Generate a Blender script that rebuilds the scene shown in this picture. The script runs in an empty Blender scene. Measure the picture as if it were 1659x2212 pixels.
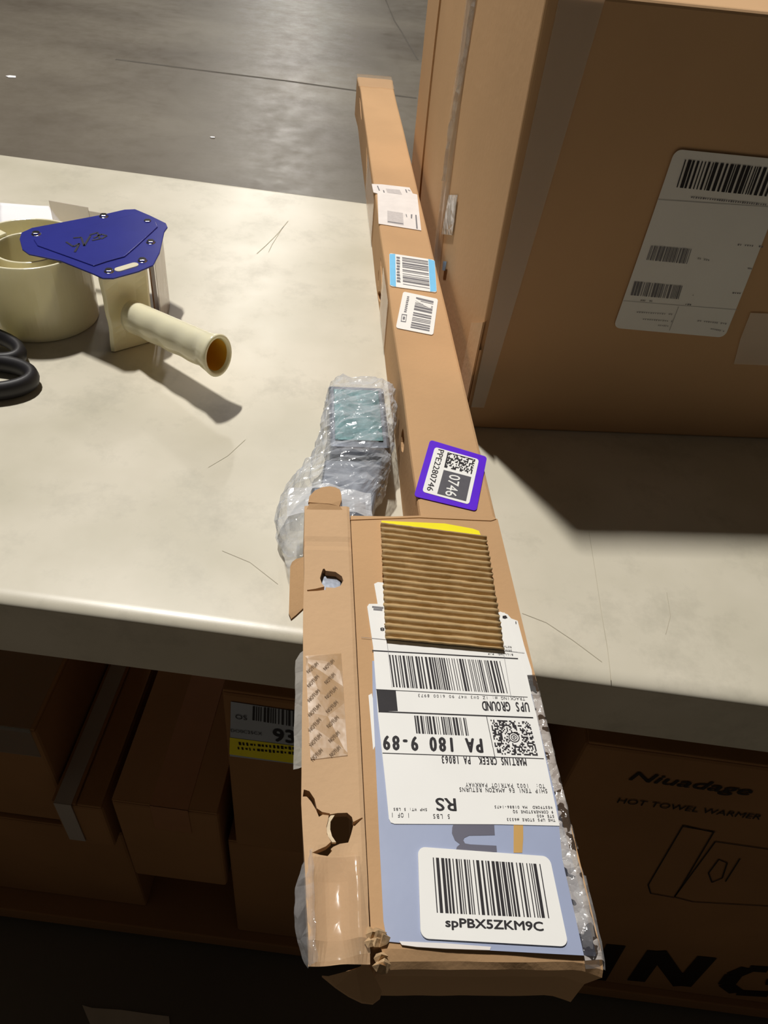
import bpy, bmesh, math, random
from mathutils import Vector, Matrix, noise

random.seed(7)
SC = bpy.context.scene
COL = SC.collection
TZ = 0.86                      # height of the worktop above the floor

# ------------------------------------------------------------------ camera
def make_camera():
    pitch, roll = math.radians(44.0), math.radians(7.6)
    fw = Vector((0, math.cos(pitch), -math.sin(pitch)))
    down = -Vector((0, math.sin(pitch), math.cos(pitch)))
    right = Vector((1, 0, 0))
    c, s = math.cos(roll), math.sin(roll)
    ix = right * c - down * s
    iy = right * s + down * c
    cam = bpy.data.cameras.new('camera')
    cam.sensor_fit = 'VERTICAL'
    cam.sensor_height = 24.0
    cam.lens = 24.0 * 1662.0 / 2212.0
    cam.clip_start = 0.01
    o = bpy.data.objects.new('camera', cam)
    m = Matrix((ix, -iy, -fw)).transposed().to_4x4()
    m.translation = Vector((0, 0, TZ + 0.49))
    o.matrix_world = m
    COL.objects.link(o)
    SC.camera = o
make_camera()

# ------------------------------------------------------------------ world, lamps, exposure
SC.view_settings.view_transform = 'Standard'
SC.view_settings.look = 'None'
SC.view_settings.gamma = 1.0
SC.view_settings.use_curve_mapping = False
SC.view_settings.exposure = 0.0

w = bpy.data.worlds.new('hall')
SC.world = w
w.use_nodes = True
w.node_tree.nodes['Background'].inputs[0].default_value = (1.0, 0.86, 0.70, 1)
w.node_tree.nodes['Background'].inputs[1].default_value = 0.034

def high_bay(loc, power, sx, sy, col=(1.0, 0.965, 0.91)):
    """a linear lamp hung level under the roof, shining straight down"""
    l = bpy.data.lights.new('high_bay_lamp', 'AREA')
    l.shape = 'RECTANGLE'; l.size = sx; l.size_y = sy; l.energy = power; l.color = col
    o = bpy.data.objects.new('high_bay_lamp', l)
    COL.objects.link(o)
    o.location = loc
high_bay((-1.85, 3.2, 7.9), 660, .18, .62)                # the lamp over the bench
high_bay((-3.1, 13.0, 7.9), 290, .3, 1.2)                # the row running away down the aisle
high_bay((-4.2, 22.0, 7.9), 430, .3, 1.2)
high_bay((-5.6, 33.0, 7.9), 560, .3, 1.2)

# ------------------------------------------------------------------ helpers
def lin(r, g, b):
    f = lambda v: (v / 255 / 12.92) if v / 255 <= .04045 else ((v / 255 + .055) / 1.055) ** 2.4
    return (f(r), f(g), f(b))

def mat(name, rgb, rough=.6, var=.05, scale=40., bump=0., bscale=None, spec=.5, metal=0., tint=None, detail=4., stretch=None):
    m = bpy.data.materials.new(name); m.use_nodes = True
    nt = m.node_tree; b = nt.nodes['Principled BSDF']
    b.inputs['Roughness'].default_value = rough
    b.inputs['Metallic'].default_value = metal
    b.inputs['Specular IOR Level'].default_value = spec
    c = lin(*rgb)
    tc = nt.nodes.new('ShaderNodeTexCoord')
    mp = nt.nodes.new('ShaderNodeMapping')
    if stretch: mp.inputs['Scale'].default_value = stretch
    nt.links.new(tc.outputs['Object'], mp.inputs['Vector'])
    n = nt.nodes.new('ShaderNodeTexNoise'); n.inputs['Scale'].default_value = scale; n.inputs['Detail'].default_value = detail
    nt.links.new(mp.outputs['Vector'], n.inputs['Vector'])
    r = nt.nodes.new('ShaderNodeValToRGB')
    r.color_ramp.elements[0].position = .3; r.color_ramp.elements[1].position = .7
    lo = tuple(x * (1 - var) for x in c) if tint is None else tuple(lin(*tint))
    hi = tuple(min(1, x * (1 + var)) for x in c)
    r.color_ramp.elements[0].color = lo + (1,); r.color_ramp.elements[1].color = hi + (1,)
    nt.links.new(n.outputs['Fac'], r.inputs['Fac'])
    nt.links.new(r.outputs['Color'], b.inputs['Base Color'])
    if bump:
        n2 = nt.nodes.new('ShaderNodeTexNoise'); n2.inputs['Scale'].default_value = bscale or scale; n2.inputs['Detail'].default_value = 3
        nt.links.new(mp.outputs['Vector'], n2.inputs['Vector'])
        bp = nt.nodes.new('ShaderNodeBump'); bp.inputs['Strength'].default_value = bump; bp.inputs['Distance'].default_value = .002
        nt.links.new(n2.outputs['Fac'], bp.inputs['Height'])
        nt.links.new(bp.outputs['Normal'], b.inputs['Normal'])
    return m

def film(name, rgb, lo, hi, rough=.1, bump=.5, bscale=60., spec=.7):
    """thin plastic film: part see-through, more opaque at glancing angles, crinkled"""
    m = bpy.data.materials.new(name); m.use_nodes = True
    nt = m.node_tree; b = nt.nodes['Principled BSDF']
    b.inputs['Base Color'].default_value = lin(*rgb) + (1,)
    b.inputs['Roughness'].default_value = rough
    b.inputs['Specular IOR Level'].default_value = spec
    tr = nt.nodes.new('ShaderNodeBsdfTransparent'); mx = nt.nodes.new('ShaderNodeMixShader')
    lw = nt.nodes.new('ShaderNodeLayerWeight'); lw.inputs['Blend'].default_value = .35
    mr = nt.nodes.new('ShaderNodeMapRange'); mr.inputs['To Min'].default_value = lo; mr.inputs['To Max'].default_value = hi
    tc = nt.nodes.new('ShaderNodeTexCoord')
    v = nt.nodes.new('ShaderNodeTexVoronoi'); v.feature = 'DISTANCE_TO_EDGE'; v.inputs['Scale'].default_value = bscale
    n = nt.nodes.new('ShaderNodeTexNoise'); n.inputs['Scale'].default_value = bscale * .6; n.inputs['Detail'].default_value = 4
    ad = nt.nodes.new('ShaderNodeMath'); ad.operation = 'ADD'
    bp = nt.nodes.new('ShaderNodeBump'); bp.inputs['Strength'].default_value = bump; bp.inputs['Distance'].default_value = .006
    nt.links.new(tc.outputs['Object'], v.inputs['Vector']); nt.links.new(tc.outputs['Object'], n.inputs['Vector'])
    nt.links.new(v.outputs['Distance'], ad.inputs[0]); nt.links.new(n.outputs['Fac'], ad.inputs[1])
    nt.links.new(ad.outputs[0], bp.inputs['Height'])
    nt.links.new(bp.outputs['Normal'], b.inputs['Normal']); nt.links.new(bp.outputs['Normal'], lw.inputs['Normal'])
    nt.links.new(lw.outputs['Facing'], mr.inputs['Value'])
    nt.links.new(mr.outputs['Result'], mx.inputs['Fac'])
    nt.links.new(tr.outputs[0], mx.inputs[1]); nt.links.new(b.outputs[0], mx.inputs[2])
    nt.links.new(mx.outputs[0], nt.nodes['Material Output'].inputs['Surface'])
    return m

def obj(name, bm, m, parent=None, smooth=False, bevel=0., seg=2, normals=True, kind=None, label=None):
    if normals: bmesh.ops.recalc_face_normals(bm, faces=bm.faces)
    me = bpy.data.meshes.new(name); bm.to_mesh(me); bm.free()
    me.materials.append(m)
    if smooth:
        for p in me.polygons: p.use_smooth = True
    o = bpy.data.objects.new(name, me); COL.objects.link(o)
    if parent: o.parent = parent
    if bevel:
        md = o.modifiers.new('bevel', 'BEVEL'); md.width = bevel; md.segments = seg; md.limit_method = 'ANGLE'; md.angle_limit = math.radians(40)
    if kind: o['kind'] = kind
    if label: o['label'] = label
    return o

def thing(name, label, cat, loc, rotz=0., group=None):
    o = bpy.data.objects.new(name, None); COL.objects.link(o)
    o.empty_display_size = .05
    o.location = loc; o.rotation_euler = (0, 0, rotz); o['label'] = label; o['category'] = cat
    if group: o['group'] = group
    return o

def tag(o, label, cat, group=None):
    o['label'] = label; o['category'] = cat
    if group: o['group'] = group
    return o

def box(bm, x0, x1, y0, y1, z0, z1, M=None):
    vs = [bm.verts.new((x, y, z)) for z in (z0, z1) for y in (y0, y1) for x in (x0, x1)]
    for f in ((0, 1, 3, 2), (4, 6, 7, 5), (0, 4, 5, 1), (2, 3, 7, 6), (0, 2, 6, 4), (1, 5, 7, 3)):
        bm.faces.new([vs[i] for i in f])
    if M is not None:
        for v in vs: v.co = M @ v.co
    return vs

def prism(bm, pts, z0, z1):
    """solid from a 2D outline; z0 / z1 numbers or functions of (x, y)"""
    f0 = z0 if callable(z0) else (lambda x, y: z0)
    f1 = z1 if callable(z1) else (lambda x, y: z1)
    a = [bm.verts.new((p[0], p[1], f0(*p))) for p in pts]
    b = [bm.verts.new((p[0], p[1], f1(*p))) for p in pts]
    n = len(pts)
    fa = bm.faces.new(a[::-1]); fb = bm.faces.new(b)
    for i in range(n): bm.faces.new((a[i], a[(i + 1) % n], b[(i + 1) % n], b[i]))
    bmesh.ops.triangulate(bm, faces=[fa, fb])

def tube(bm, pts, r, n=8, sx=1.):
    rings = []
    pts = [Vector(p) for p in pts]
    rad = r if isinstance(r, (list, tuple)) else [r] * len(pts)
    for i, p in enumerate(pts):
        d = (pts[min(i + 1, len(pts) - 1)] - pts[max(i - 1, 0)]).normalized()
        u = d.cross(Vector((0, 0, 1)))
        if u.length < 1e-4: u = Vector((1, 0, 0))
        u.normalize(); v = d.cross(u)
        rings.append([bm.verts.new(p + u * math.cos(a) * rad[i] * sx + v * math.sin(a) * rad[i]) for a in [2 * math.pi * k / n for k in range(n)]])
    for a, b in zip(rings, rings[1:]):
        for k in range(n): bm.faces.new((a[k], a[(k + 1) % n], b[(k + 1) % n], b[k]))
    bm.faces.new(rings[0][::-1]); bm.faces.new(rings[-1])

def ring_wall(bm, r0, r1, z0, z1, n=64, a0=0., a1=2 * math.pi):
    full = abs(a1 - a0 - 2 * math.pi) < 1e-6
    k = n if full else n + 1
    rr = []
    for i in range(k):
        a = a0 + (a1 - a0) * i / n
        c, s = math.cos(a), math.sin(a)
        rr.append([bm.verts.new((r * c, r * s, z)) for r, z in ((r0, z0), (r1, z0), (r1, z1), (r0, z1))])
    for i in range(n if full else n):
        a, b = rr[i], rr[(i + 1) % k]
        for j in range(4): bm.faces.new((a[j], a[(j + 1) % 4], b[(j + 1) % 4], b[j]))
    if not full:
        bm.faces.new(rr[0]); bm.faces.new(rr[-1][::-1])

def cut(o, cutters):
    """carve solids out of o and bake the result"""
    tmp = []
    for bm in cutters:
        bmesh.ops.recalc_face_normals(bm, faces=bm.faces)
        me = bpy.data.meshes.new('cutter'); bm.to_mesh(me); bm.free()
        c = bpy.data.objects.new('cutter', me); COL.objects.link(c)
        c.parent = o.parent; tmp.append(c)
        md = o.modifiers.new('cut', 'BOOLEAN'); md.operation = 'DIFFERENCE'; md.object = c; md.solver = 'MANIFOLD'
    bpy.context.view_layer.update()
    dg = bpy.context.evaluated_depsgraph_get()
    me = bpy.data.meshes.new_from_object(o.evaluated_get(dg))
    o.modifiers.clear(); old = o.data; o.data = me; me.name = old.name
    bpy.data.meshes.remove(old)
    for c in tmp:
        m = c.data; bpy.data.objects.remove(c); bpy.data.meshes.remove(m)

def quad_map(q):
    """q = corners at (0,0) (1,0) (1,1) (0,1)"""
    q = [Vector((p[0], p[1])) for p in q]
    return lambda u, v: (q[0] * (1 - u) + q[1] * u) * (1 - v) + (q[3] * (1 - u) + q[2] * u) * v

def sheet(bm, q, z, th=.0003, r=.05, n=5, ar=1.):
    """paper label with rounded corners, r in units of its width"""
    f = quad_map(q); pts = []
    for cx, cy, a in ((r, r * ar, 180), (1 - r, r * ar, 270), (1 - r, 1 - r * ar, 0), (r, 1 - r * ar, 90)):
        for k in range(n + 1):
            t = math.radians(a + 90 * k / n)
            pts.append(f(cx + r * math.cos(t), cy + r * ar * math.sin(t)))
    prism(bm, [(p.x, p.y) for p in pts], z - th, z)

def flat(bm, pts, z):
    fz = z if callable(z) else (lambda x, y: z)
    fc = bm.faces.new([bm.verts.new((p[0], p[1], fz(p[0], p[1]))) for p in pts])
    if len(pts) > 4: bmesh.ops.triangulate(bm, faces=[fc])

def line(bm, a, b, wd, z):
    a = Vector(a); b = Vector(b); d = (b - a).normalized() * wd / 2; p = Vector((-d.y, d.x))
    flat(bm, [a - p, b - p, b + p, a + p], z)

def bars(bm, q, n, z, seed, fill=.52):
    """barcode: n modules wide, bars run along v"""
    f = quad_map(q); rnd = random.Random(seed); x = 0
    while x < n:
        wd = rnd.choice((1, 1, 1, 2, 2, 3)); wd = min(wd, n - x)
        flat(bm, [f(x / n, 0), f((x + wd) / n, 0), f((x + wd) / n, 1), f(x / n, 1)], z)
        x += wd + rnd.choice((1, 1, 1, 2, 2, 3) if fill > .5 else (1, 2, 2, 3))

def dots(bm, q, nx, ny, z, seed, hole=None, fill=.5):
    f = quad_map(q); rnd = random.Random(seed)
    for i in range(nx):
        for j in range(ny):
            if hole and ((i / nx - hole[0]) ** 2 + (j / ny - hole[1]) ** 2) ** .5 < hole[2]: continue
            if rnd.random() < fill:
                flat(bm, [f(i / nx, j / ny), f((i + 1) / nx, j / ny), f((i + 1) / nx, (j + 1) / ny), f(i / nx, (j + 1) / ny)], z)

_txt = {}
def glyphs(s, bold):
    if (s, bold) not in _txt:
        cu = bpy.data.curves.new('t', 'FONT'); cu.body = s; cu.size = 1; cu.offset = bold; cu.resolution_u = 3
        o = bpy.data.objects.new('t', cu); COL.objects.link(o)
        bpy.context.view_layer.update()
        me = bpy.data.meshes.new_from_object(o.evaluated_get(bpy.context.evaluated_depsgraph_get()))
        vs = [(v.co.x, v.co.y) for v in me.vertices]; fs = [tuple(p.vertices) for p in me.polygons]
        bpy.data.objects.remove(o); bpy.data.curves.remove(cu); bpy.data.meshes.remove(me)
        _txt[(s, bold)] = (vs, fs)
    return _txt[(s, bold)]

def text(bm, s, a, b, hgt, z, bold=.0, place=None, slant=0.):
    """one printed line whose baseline runs from a to b; hgt = cap height"""
    vs, fs = glyphs(s, 0.)
    a = Vector(a); b = Vector(b); d = b - a; up = Vector((-d.y, d.x)).normalized()
    x0 = min(v[0] for v in vs); x1 = max(v[0] for v in vs)
    for lay, st in enumerate(((0, 0),) if not bold else ((-1, 0), (1, 0), (0, .6), (0, -.6))):      # bold = struck several times, slightly apart
        out = []
        for x, y in vs:
            p = a + d * ((x - x0) / (x1 - x0)) + (up + d.normalized() * slant) * (y / .70 * hgt)
            p = p + (d.normalized() * st[0] + up * st[1]) * bold * hgt * 1.5
            q = Vector(place(p.x, p.y) if place else (p.x, p.y, z(p.x, p.y) if callable(z) else z))
            out.append(bm.verts.new(q + (Vector((0, -1, 0)) if place else Vector((0, 0, 1))) * .00003 * lay))
        for f in fs:
            try: bm.faces.new([out[i] for i in f])
            except ValueError: pass

def mono(bm, s, a, b, hgt, z, bold=0.):
    """typewriter-pitch line: every character in a cell of the same width"""
    a = Vector(a); b = Vector(b); cell = (b - a) / (len(s) - .2); d = cell.normalized(); up = Vector((-d.y, d.x))
    for i, ch in enumerate(s):
        if ch == ' ': continue
        vs, fs = glyphs(ch, 0.)
        x0 = min(v[0] for v in vs); w_ = max(v[0] for v in vs) - x0
        k = min(cell.length * .80 / .56, cell.length * .84 / w_)
        o = a + cell * i + d * (cell.length * .8 - w_ * k) / 2
        for lay, st in enumerate(((0, 0),) if not bold else ((-1, 0), (1, 0), (0, .6), (0, -.6))):
            out = []
            for x, y in vs:
                p = o + d * ((x - x0) * k) + up * (y / .70 * hgt) + (d * st[0] + up * st[1]) * bold * hgt * 1.5
                out.append(bm.verts.new((p.x, p.y, z + .00003 * lay)))
            for f in fs:
                try: bm.faces.new([out[q] for q in f])
                except ValueError: pass

def carton_box(bm, x0, x1, y0, y1, z0, z1): box(bm, x0, x1, y0, y1, z0, z1)

# ------------------------------------------------------------------ materials
KRAFT = mat('kraft_cardboard', (197, 158, 116), .8, .07, 9., .12, 220., spec=.25)
KRAFT_PALE = mat('kraft_cardboard_pale', (204, 169, 131), .78, .06, 12., .15, 180., spec=.25)
KRAFT_BOX = mat('kraft_cardboard_brown', (205, 166, 124), .8, .06, 5., .1, 150., spec=.25)
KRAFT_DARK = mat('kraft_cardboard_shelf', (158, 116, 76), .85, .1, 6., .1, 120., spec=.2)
FLUTE = mat('corrugated_medium', (192, 163, 118), .85, .06, 60., .1, 200., spec=.2)
TORN = mat('torn_cardboard', (190, 160, 122), .9, .2, 120., .4, 150., spec=.2)
PAPER = mat('label_paper', (240, 239, 235), .55, .015, 30., spec=.35)
PAPER_OLD = mat('label_paper_scuffed', (232, 226, 222), .5, .05, 60., spec=.4)
INK = mat('black_ink', (34, 30, 34), .6, .1, 200., spec=.3)
INK_GREY = mat('grey_ink', (120, 118, 122), .6, .1, 200., spec=.3)
INK_FAINT = mat('faint_ink', (170, 168, 168), .6, .1, 200., spec=.3)
INK_BOX = mat('box_print_ink', (38, 28, 20), .7, .1, 100., spec=.2)
PURPLE = mat('purple_label', (90, 8, 214), .5, .05, 80., spec=.3)
YELLOW = mat('yellow_label', (247, 233, 10), .5, .03, 80., spec=.3)
SKYBLUE = mat('sky_blue_label', (122, 198, 242), .5, .03, 80., spec=.3)
TAPE_BLUE = mat('grey_blue_packing_tape', (160, 170, 198), .32, .04, 18., .05, 50., spec=.45)
TAPE_GREY = mat('grey_tape_print', (98, 97, 112), .35, .04, 30., spec=.45)
TAPE_ORANGE = mat('orange_tape_print', (200, 158, 90), .35, .04, 30., spec=.45)
CREAM = mat('cream_plastic', (252, 242, 204), .16, .02, 20., spec=.5)
_b = CREAM.node_tree.nodes['Principled BSDF']
_b.inputs['Subsurface Weight'].default_value = .35
_b.inputs['Subsurface Radius'].default_value = (1.0, .88, .66)
_b.inputs['Subsurface Scale'].default_value = .012
BLUE = mat('blue_painted_metal', (42, 48, 140), .25, .05, 25., .08, 40., spec=.6)
CHROME = mat('chrome', (205, 205, 205), .15, .02, 20., metal=1.)
STEEL = mat('zinc_plated_steel', (150, 156, 168), .3, .25, 40., .3, 45., metal=.7)
BLACK = mat('black_plastic', (36, 34, 37), .5, .08, 30., spec=.5)
WHITE = mat('white_paper', (244, 243, 246), .7, .01, 20., spec=.3)
TAPE_CLEAR = film('clear_packing_tape', (214, 186, 152), .14, .5, .14, .10, 40.)
TAPE_PALE = film('pale_clear_tape', (240, 224, 204), .30, .5, .3, .05, 40.)
TAPE_BROWN = film('tan_printed_tape', (190, 152, 104), .6, .9, .34, .2, 40.)
TAPE_MILKY = film('milky_tape', (205, 200, 192), .4, .9, .16, .5, 60.)
TAPE_GLOSS = film('glossy_clear_tape', (206, 204, 204), .12, .8, .08, .6, 50., spec=1.)
BAG = film('clear_plastic_bag', (222, 227, 235), .12, .78, .11, .7, 45., spec=1.)
GUARD = film('clear_plastic_guard', (226, 214, 204), .35, .8, .12, .1, 40.)
MARKER = mat('black_marker', (18, 16, 40), .4, .1, 60.)

def table_material():
    m = mat('cream_worktop', (214, 207, 190), .42, .06, 7., spec=.5, tint=(198, 192, 172), detail=8.)
    nt = m.node_tree; b = nt.nodes['Principled BSDF']; src = b.inputs['Base Color'].links[0].from_socket
    tc = [n for n in nt.nodes if n.type == 'TEX_COORD'][0]
    n = nt.nodes.new('ShaderNodeTexNoise'); n.inputs['Scale'].default_value = 16; n.inputs['Detail'].default_value = 9; n.inputs['Roughness'].default_value = .7
    r = nt.nodes.new('ShaderNodeValToRGB'); r.color_ramp.elements[0].position = .52; r.color_ramp.elements[1].position = .80
    r.color_ramp.elements[0].color = (0, 0, 0, 1); r.color_ramp.elements[1].color = (.55, .55, .55, 1)
    mx = nt.nodes.new('ShaderNodeMixRGB'); mx.inputs[2].default_value = lin(160, 155, 138) + (1,)
    nt.links.new(tc.outputs['Object'], n.inputs['Vector']); nt.links.new(n.outputs['Fac'], r.inputs['Fac'])
    nt.links.new(r.outputs['Color'], mx.inputs[0]); nt.links.new(src, mx.inputs[1]); nt.links.new(mx.outputs[0], b.inputs['Base Color'])
    mr = nt.nodes.new('ShaderNodeMapRange'); mr.inputs['To Min'].default_value = .22; mr.inputs['To Max'].default_value = .46
    nt.links.new(n.outputs['Fac'], mr.inputs['Value']); nt.links.new(mr.outputs['Result'], b.inputs['Roughness'])
    return m
TABLE = table_material()

def floor_material():
    m = mat('grey_concrete', (118, 111, 99), .34, .10, .9, spec=.3, tint=(98, 90, 79), detail=6., stretch=(1, 1.6, 1))
    nt = m.node_tree; b = nt.nodes['Principled BSDF']
    tc = [n for n in nt.nodes if n.type == 'TEX_COORD'][0]
    n = nt.nodes.new('ShaderNodeTexNoise'); n.inputs['Scale'].default_value = 9; n.inputs['Detail'].default_value = 9; n.inputs['Roughness'].default_value = .75
    mr = nt.nodes.new('ShaderNodeMapRange'); mr.inputs['From Min'].default_value = .3; mr.inputs['From Max'].default_value = .7
    mr.inputs['To Min'].default_value = .30; mr.inputs['To Max'].default_value = .52
    bp = nt.nodes.new('ShaderNodeBump'); bp.inputs['Strength'].default_value = .12; bp.inputs['Distance'].default_value = .004
    nt.links.new(tc.outputs['Object'], n.inputs['Vector']); nt.links.new(n.outputs['Fac'], mr.inputs['Value'])
    nt.links.new(mr.outputs['Result'], b.inputs['Roughness'])
    nt.links.new(n.outputs['Fac'], bp.inputs['Height']); nt.links.new(bp.outputs['Normal'], b.inputs['Normal'])
    return m

# ------------------------------------------------------------------ the floor
bm = bmesh.new(); box(bm, -14, 14, -4, 40, -.1, 0)
floor = obj('floor', bm, floor_material()); floor['kind'] = 'structure'
JOINT = mat('floor_joint', (86, 80, 71), .8, .1, 20.)
bm = bmesh.new()
jp = [(-1.8544,4.7845), (-1.2984,4.7932), (-0.8745,4.8047), (-0.4735,4.7963), (-0.1279,4.8077)]
for a, b in zip(jp, jp[1:]): line(bm, a, b, .022, .0008)
j = obj('trim_1', bm, JOINT); j['kind'] = 'structure'
bm = bmesh.new()
jp = [(-0.5273,7.2281), (-0.4025,6.5755), (-0.3238,6.2639), (-0.2486,5.9398), (-0.1681,5.6028)]
for a, b in zip(jp, jp[1:]): line(bm, a, b, .011, .0008)
j = obj('trim_2', bm, JOINT); j['kind'] = 'structure'
for (x, y), s, lb in (((-2.2177,4.2500), .028, 'larger white paper fleck on the concrete floor, at far left'), ((-1.0430,3.7792), .013, 'small pale paper fleck on the concrete floor behind the worktop edge')):
    bm = bmesh.new(); prism(bm, [(x - s, y), (x - .2 * s, y - .6 * s), (x + s, y - .2 * s), (x + .6 * s, y + .7 * s), (x - .5 * s, y + .6 * s)], .001, .004)
    tag(obj('paper_fleck', bm, WHITE), lb, 'litter')

# ------------------------------------------------------------------ the packing bench
bench = thing('packing_table', 'long cream packing table with rounded edge and cartons stored under it', 'table', (0, .77, 0))
def bench_top():
    bm = bmesh.new()
    prof = []                                            # rounded front and back nose
    r, rz = .0130, .0060
    for y0, sgn, in ((.353 - .77, -1), (1.191 - .77, 1)):
        seg = []
        for k in range(17):
            a = math.radians(90 * k / 16)
            seg.append((y0 - sgn * r + sgn * r * math.sin(a), TZ - rz + rz * math.cos(a)))
        seg.append((y0, TZ - .068)); 
        prof += seg if sgn > 0 else seg[::-1]
    L = [-2.2 + 4.4 * i / 40 for i in range(41)]
    rows = [[bm.verts.new((x, y + (.0012 * noise.noise((x * 3, 0, 1)) if y < 0 else 0), z)) for y, z in prof] for x in L]
    n = len(prof)
    for a, b in zip(rows, rows[1:]):
        for k in range(n): bm.faces.new((a[k], b[k], b[(k + 1) % n], a[(k + 1) % n]))
    bm.faces.new(rows[0]); bm.faces.new(rows[-1][::-1])
    return bm
obj('tabletop', bench_top(), TABLE, bench)
GALV = mat('grey_painted_steel', (90, 90, 92), .5, .05, 20.)
for x in (-2.0, 2.0):
    for y in (-.37, .37):
        bm = bmesh.new(); box(bm, x - .03, x + .03, y - .03, y + .03, 0, TZ - .068); obj('leg', bm, GALV, bench, bevel=.003)
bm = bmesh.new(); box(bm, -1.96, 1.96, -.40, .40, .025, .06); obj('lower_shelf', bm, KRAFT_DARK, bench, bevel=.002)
SCUFF = mat('scuff_line', (184, 176, 156), .7, .1, 40.)
for pl, wd in ((((-0.1947,1.0852), (-0.2011,1.0407), (-0.2095,1.0009), (-0.2165,0.9731)), .0012), (((-0.1978,1.0650), (-0.2022,1.0060), (-0.2024,0.9815)), .0008),
           (((0.1904,0.5166), (0.1911,0.4706), (0.1914,0.4186), (0.1922,0.3856), (0.1915,0.3548)), .0007), (((0.1241,0.4097), (0.1438,0.4033), (0.1654,0.3881), (0.1861,0.3712)), .0008),
           (((0.2522,0.4544), (0.2509,0.4286), (0.2433,0.4079)), .0006), (((-0.1317,0.4342), (-0.1060,0.4255), (-0.0787,0.4061)), .0006), (((-0.1698,0.5357), (-0.1561,0.5557), (-0.1452,0.5831)), .0006)):
    bm = bmesh.new()
    for a, b in zip(pl, pl[1:]): line(bm, (a[0], a[1] - .77), (b[0], b[1] - .77), wd * .75, TZ + .0003)
    obj('scuff_mark', bm, SCUFF, bench)

# ------------------------------------------------------------------ the big carton on the right
YB = math.radians(8.8)
bigbox = thing('shipping_carton', 'big tall brown carton standing on the table right of the long parcel', 'box', (.0831, .6513, TZ), YB)
def big_body():
    bm = bmesh.new()
    nx, nz = 14, 10
    x0, x1, y0, y1, H = -.011, .62, 0., .655, .388
    def P(x, y, z):
        k = 4 * (z / H) * (1 - z / H)
        ex = -.004 * k * math.sin(math.pi * (y - y0) / (y1 - y0)) if x == x0 else 0
        ey = -.006 * k * math.sin(math.pi * (x - x0) / (x1 - x0)) if y == y0 else 0
        lean = -.007 * (z / H) if x == x0 else 0
        return bm.verts.new((x + ex + lean, y + ey, z))
    def grid(pf, n, m):
        g = [[pf(i / n, j / m) for j in range(m + 1)] for i in range(n + 1)]
        for i in range(n):
            for k in range(m): bm.faces.new((g[i][k], g[i + 1][k], g[i + 1][k + 1], g[i][k + 1]))
    X = lambda u: x0 if u == 0 else (x1 if u == 1 else x0 + (x1 - x0) * u)
    Yf = lambda u: y0 if u == 0 else (y1 if u == 1 else y0 + (y1 - y0) * u)
    grid(lambda u, v: P(X(u), y0, H * v), nx, nz); grid(lambda u, v: P(X(u), y1, H * v), nx, nz)
    grid(lambda u, v: P(x0, Yf(u), H * v), nx, nz); grid(lambda u, v: P(x1, Yf(u), H * v), nx, nz)
    grid(lambda u, v: P(X(u), Yf(v), H), nx, nx); grid(lambda u, v: P(X(u), Yf(v), 0.), nx, nx)
    bmesh.ops.remove_doubles(bm, verts=bm.verts, dist=1e-5)
    return bm
obj('carton_body', big_body(), KRAFT_BOX, bigbox, bevel=.0035, seg=3)
def lface(y, z, d=.0):                                   # a point on the bulging left face
    H = .388; k = 4 * (z / H) * (1 - z / H)
    return Vector((-.011 - .004 * k * math.sin(math.pi * y / .655) - .007 * z / H - d, y, z))
def fface(x, z, d=.0):                                   # and on the front face
    H = .388; k = 4 * (z / H) * (1 - z / H)
    return Vector((x, -.006 * k * math.sin(math.pi * (x + .011) / .631) - d, z))
def face_strip(fn, pts, d0, d1):
    """thin skin over a face from pairs of points along its two edges"""
    bm = bmesh.new(); rows = []
    for (a, b) in pts:
        rows.append([bm.verts.new(fn(a[0] + (b[0] - a[0]) * t, a[1] + (b[1] - a[1]) * t, d)) for d in (d0, d1) for t in (0, .5, 1)])
    for r, s in zip(rows, rows[1:]):
        bm.faces.new((r[3], r[4], s[4], s[3])); bm.faces.new((r[4], r[5], s[5], s[4]))
        bm.faces.new((r[0], s[0], s[1], r[1])); bm.faces.new((r[1], s[1], s[2], r[2]))
        bm.faces.new((r[0], r[3], s[3], s[0])); bm.faces.new((r[2], s[2], s[5], r[5]))
    for r in (rows[0], rows[-1]): bm.faces.new((r[0], r[1], r[4], r[3])); bm.faces.new((r[1], r[2], r[5], r[4]))
    return bm
zs = [.386 - .386 * i / 14 for i in range(15)]
# outer flap: the long back strip of the left face is one cardboard layer higher
obj('outer_flap', face_strip(lface, [((.520, z), (.653, z)) for z in [.003 + .38 * i / 10 for i in range(11)]], -.001, .0022), KRAFT_BOX, bigbox)
obj('seam_tape', face_strip(lface, [((.318 + .004 * math.sin(z * 40), z), (.262 + .003 * math.sin(z * 30), z)) for z in zs if z > .02], .0005, .0011), TAPE_CLEAR, bigbox, smooth=True, label='clear tape over the seam')
def wrinkled(bm_rows): pass
bm = bmesh.new()                                         # loose torn ridge of tape running down the seam
prev = None
for i in range(26):
    t = i / 25; z = .37 - .23 * t
    wob = .006 * noise.noise((z * 60, 3, 1)); wd = .007 * (1 - .7 * t) + .003 * abs(noise.noise((z * 90, 9, 2)))
    y = .283 - .012 * math.sin(t * 5) + wob
    q = lface(y, z)
    row = [bm.verts.new(q + Vector((-.0008, -wd, 0))), bm.verts.new(q + Vector((-.004 - .005 * abs(noise.noise((z * 80, 1, 5))), 0, 0))), bm.verts.new(q + Vector((-.0008, wd, 0)))]
    if prev:
        for k in range(2): bm.faces.new((prev[k], prev[k + 1], row[k + 1], row[k]))
    prev = row
obj('loose_tape_ridge', bm, TAPE_GLOSS, bigbox)
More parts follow.
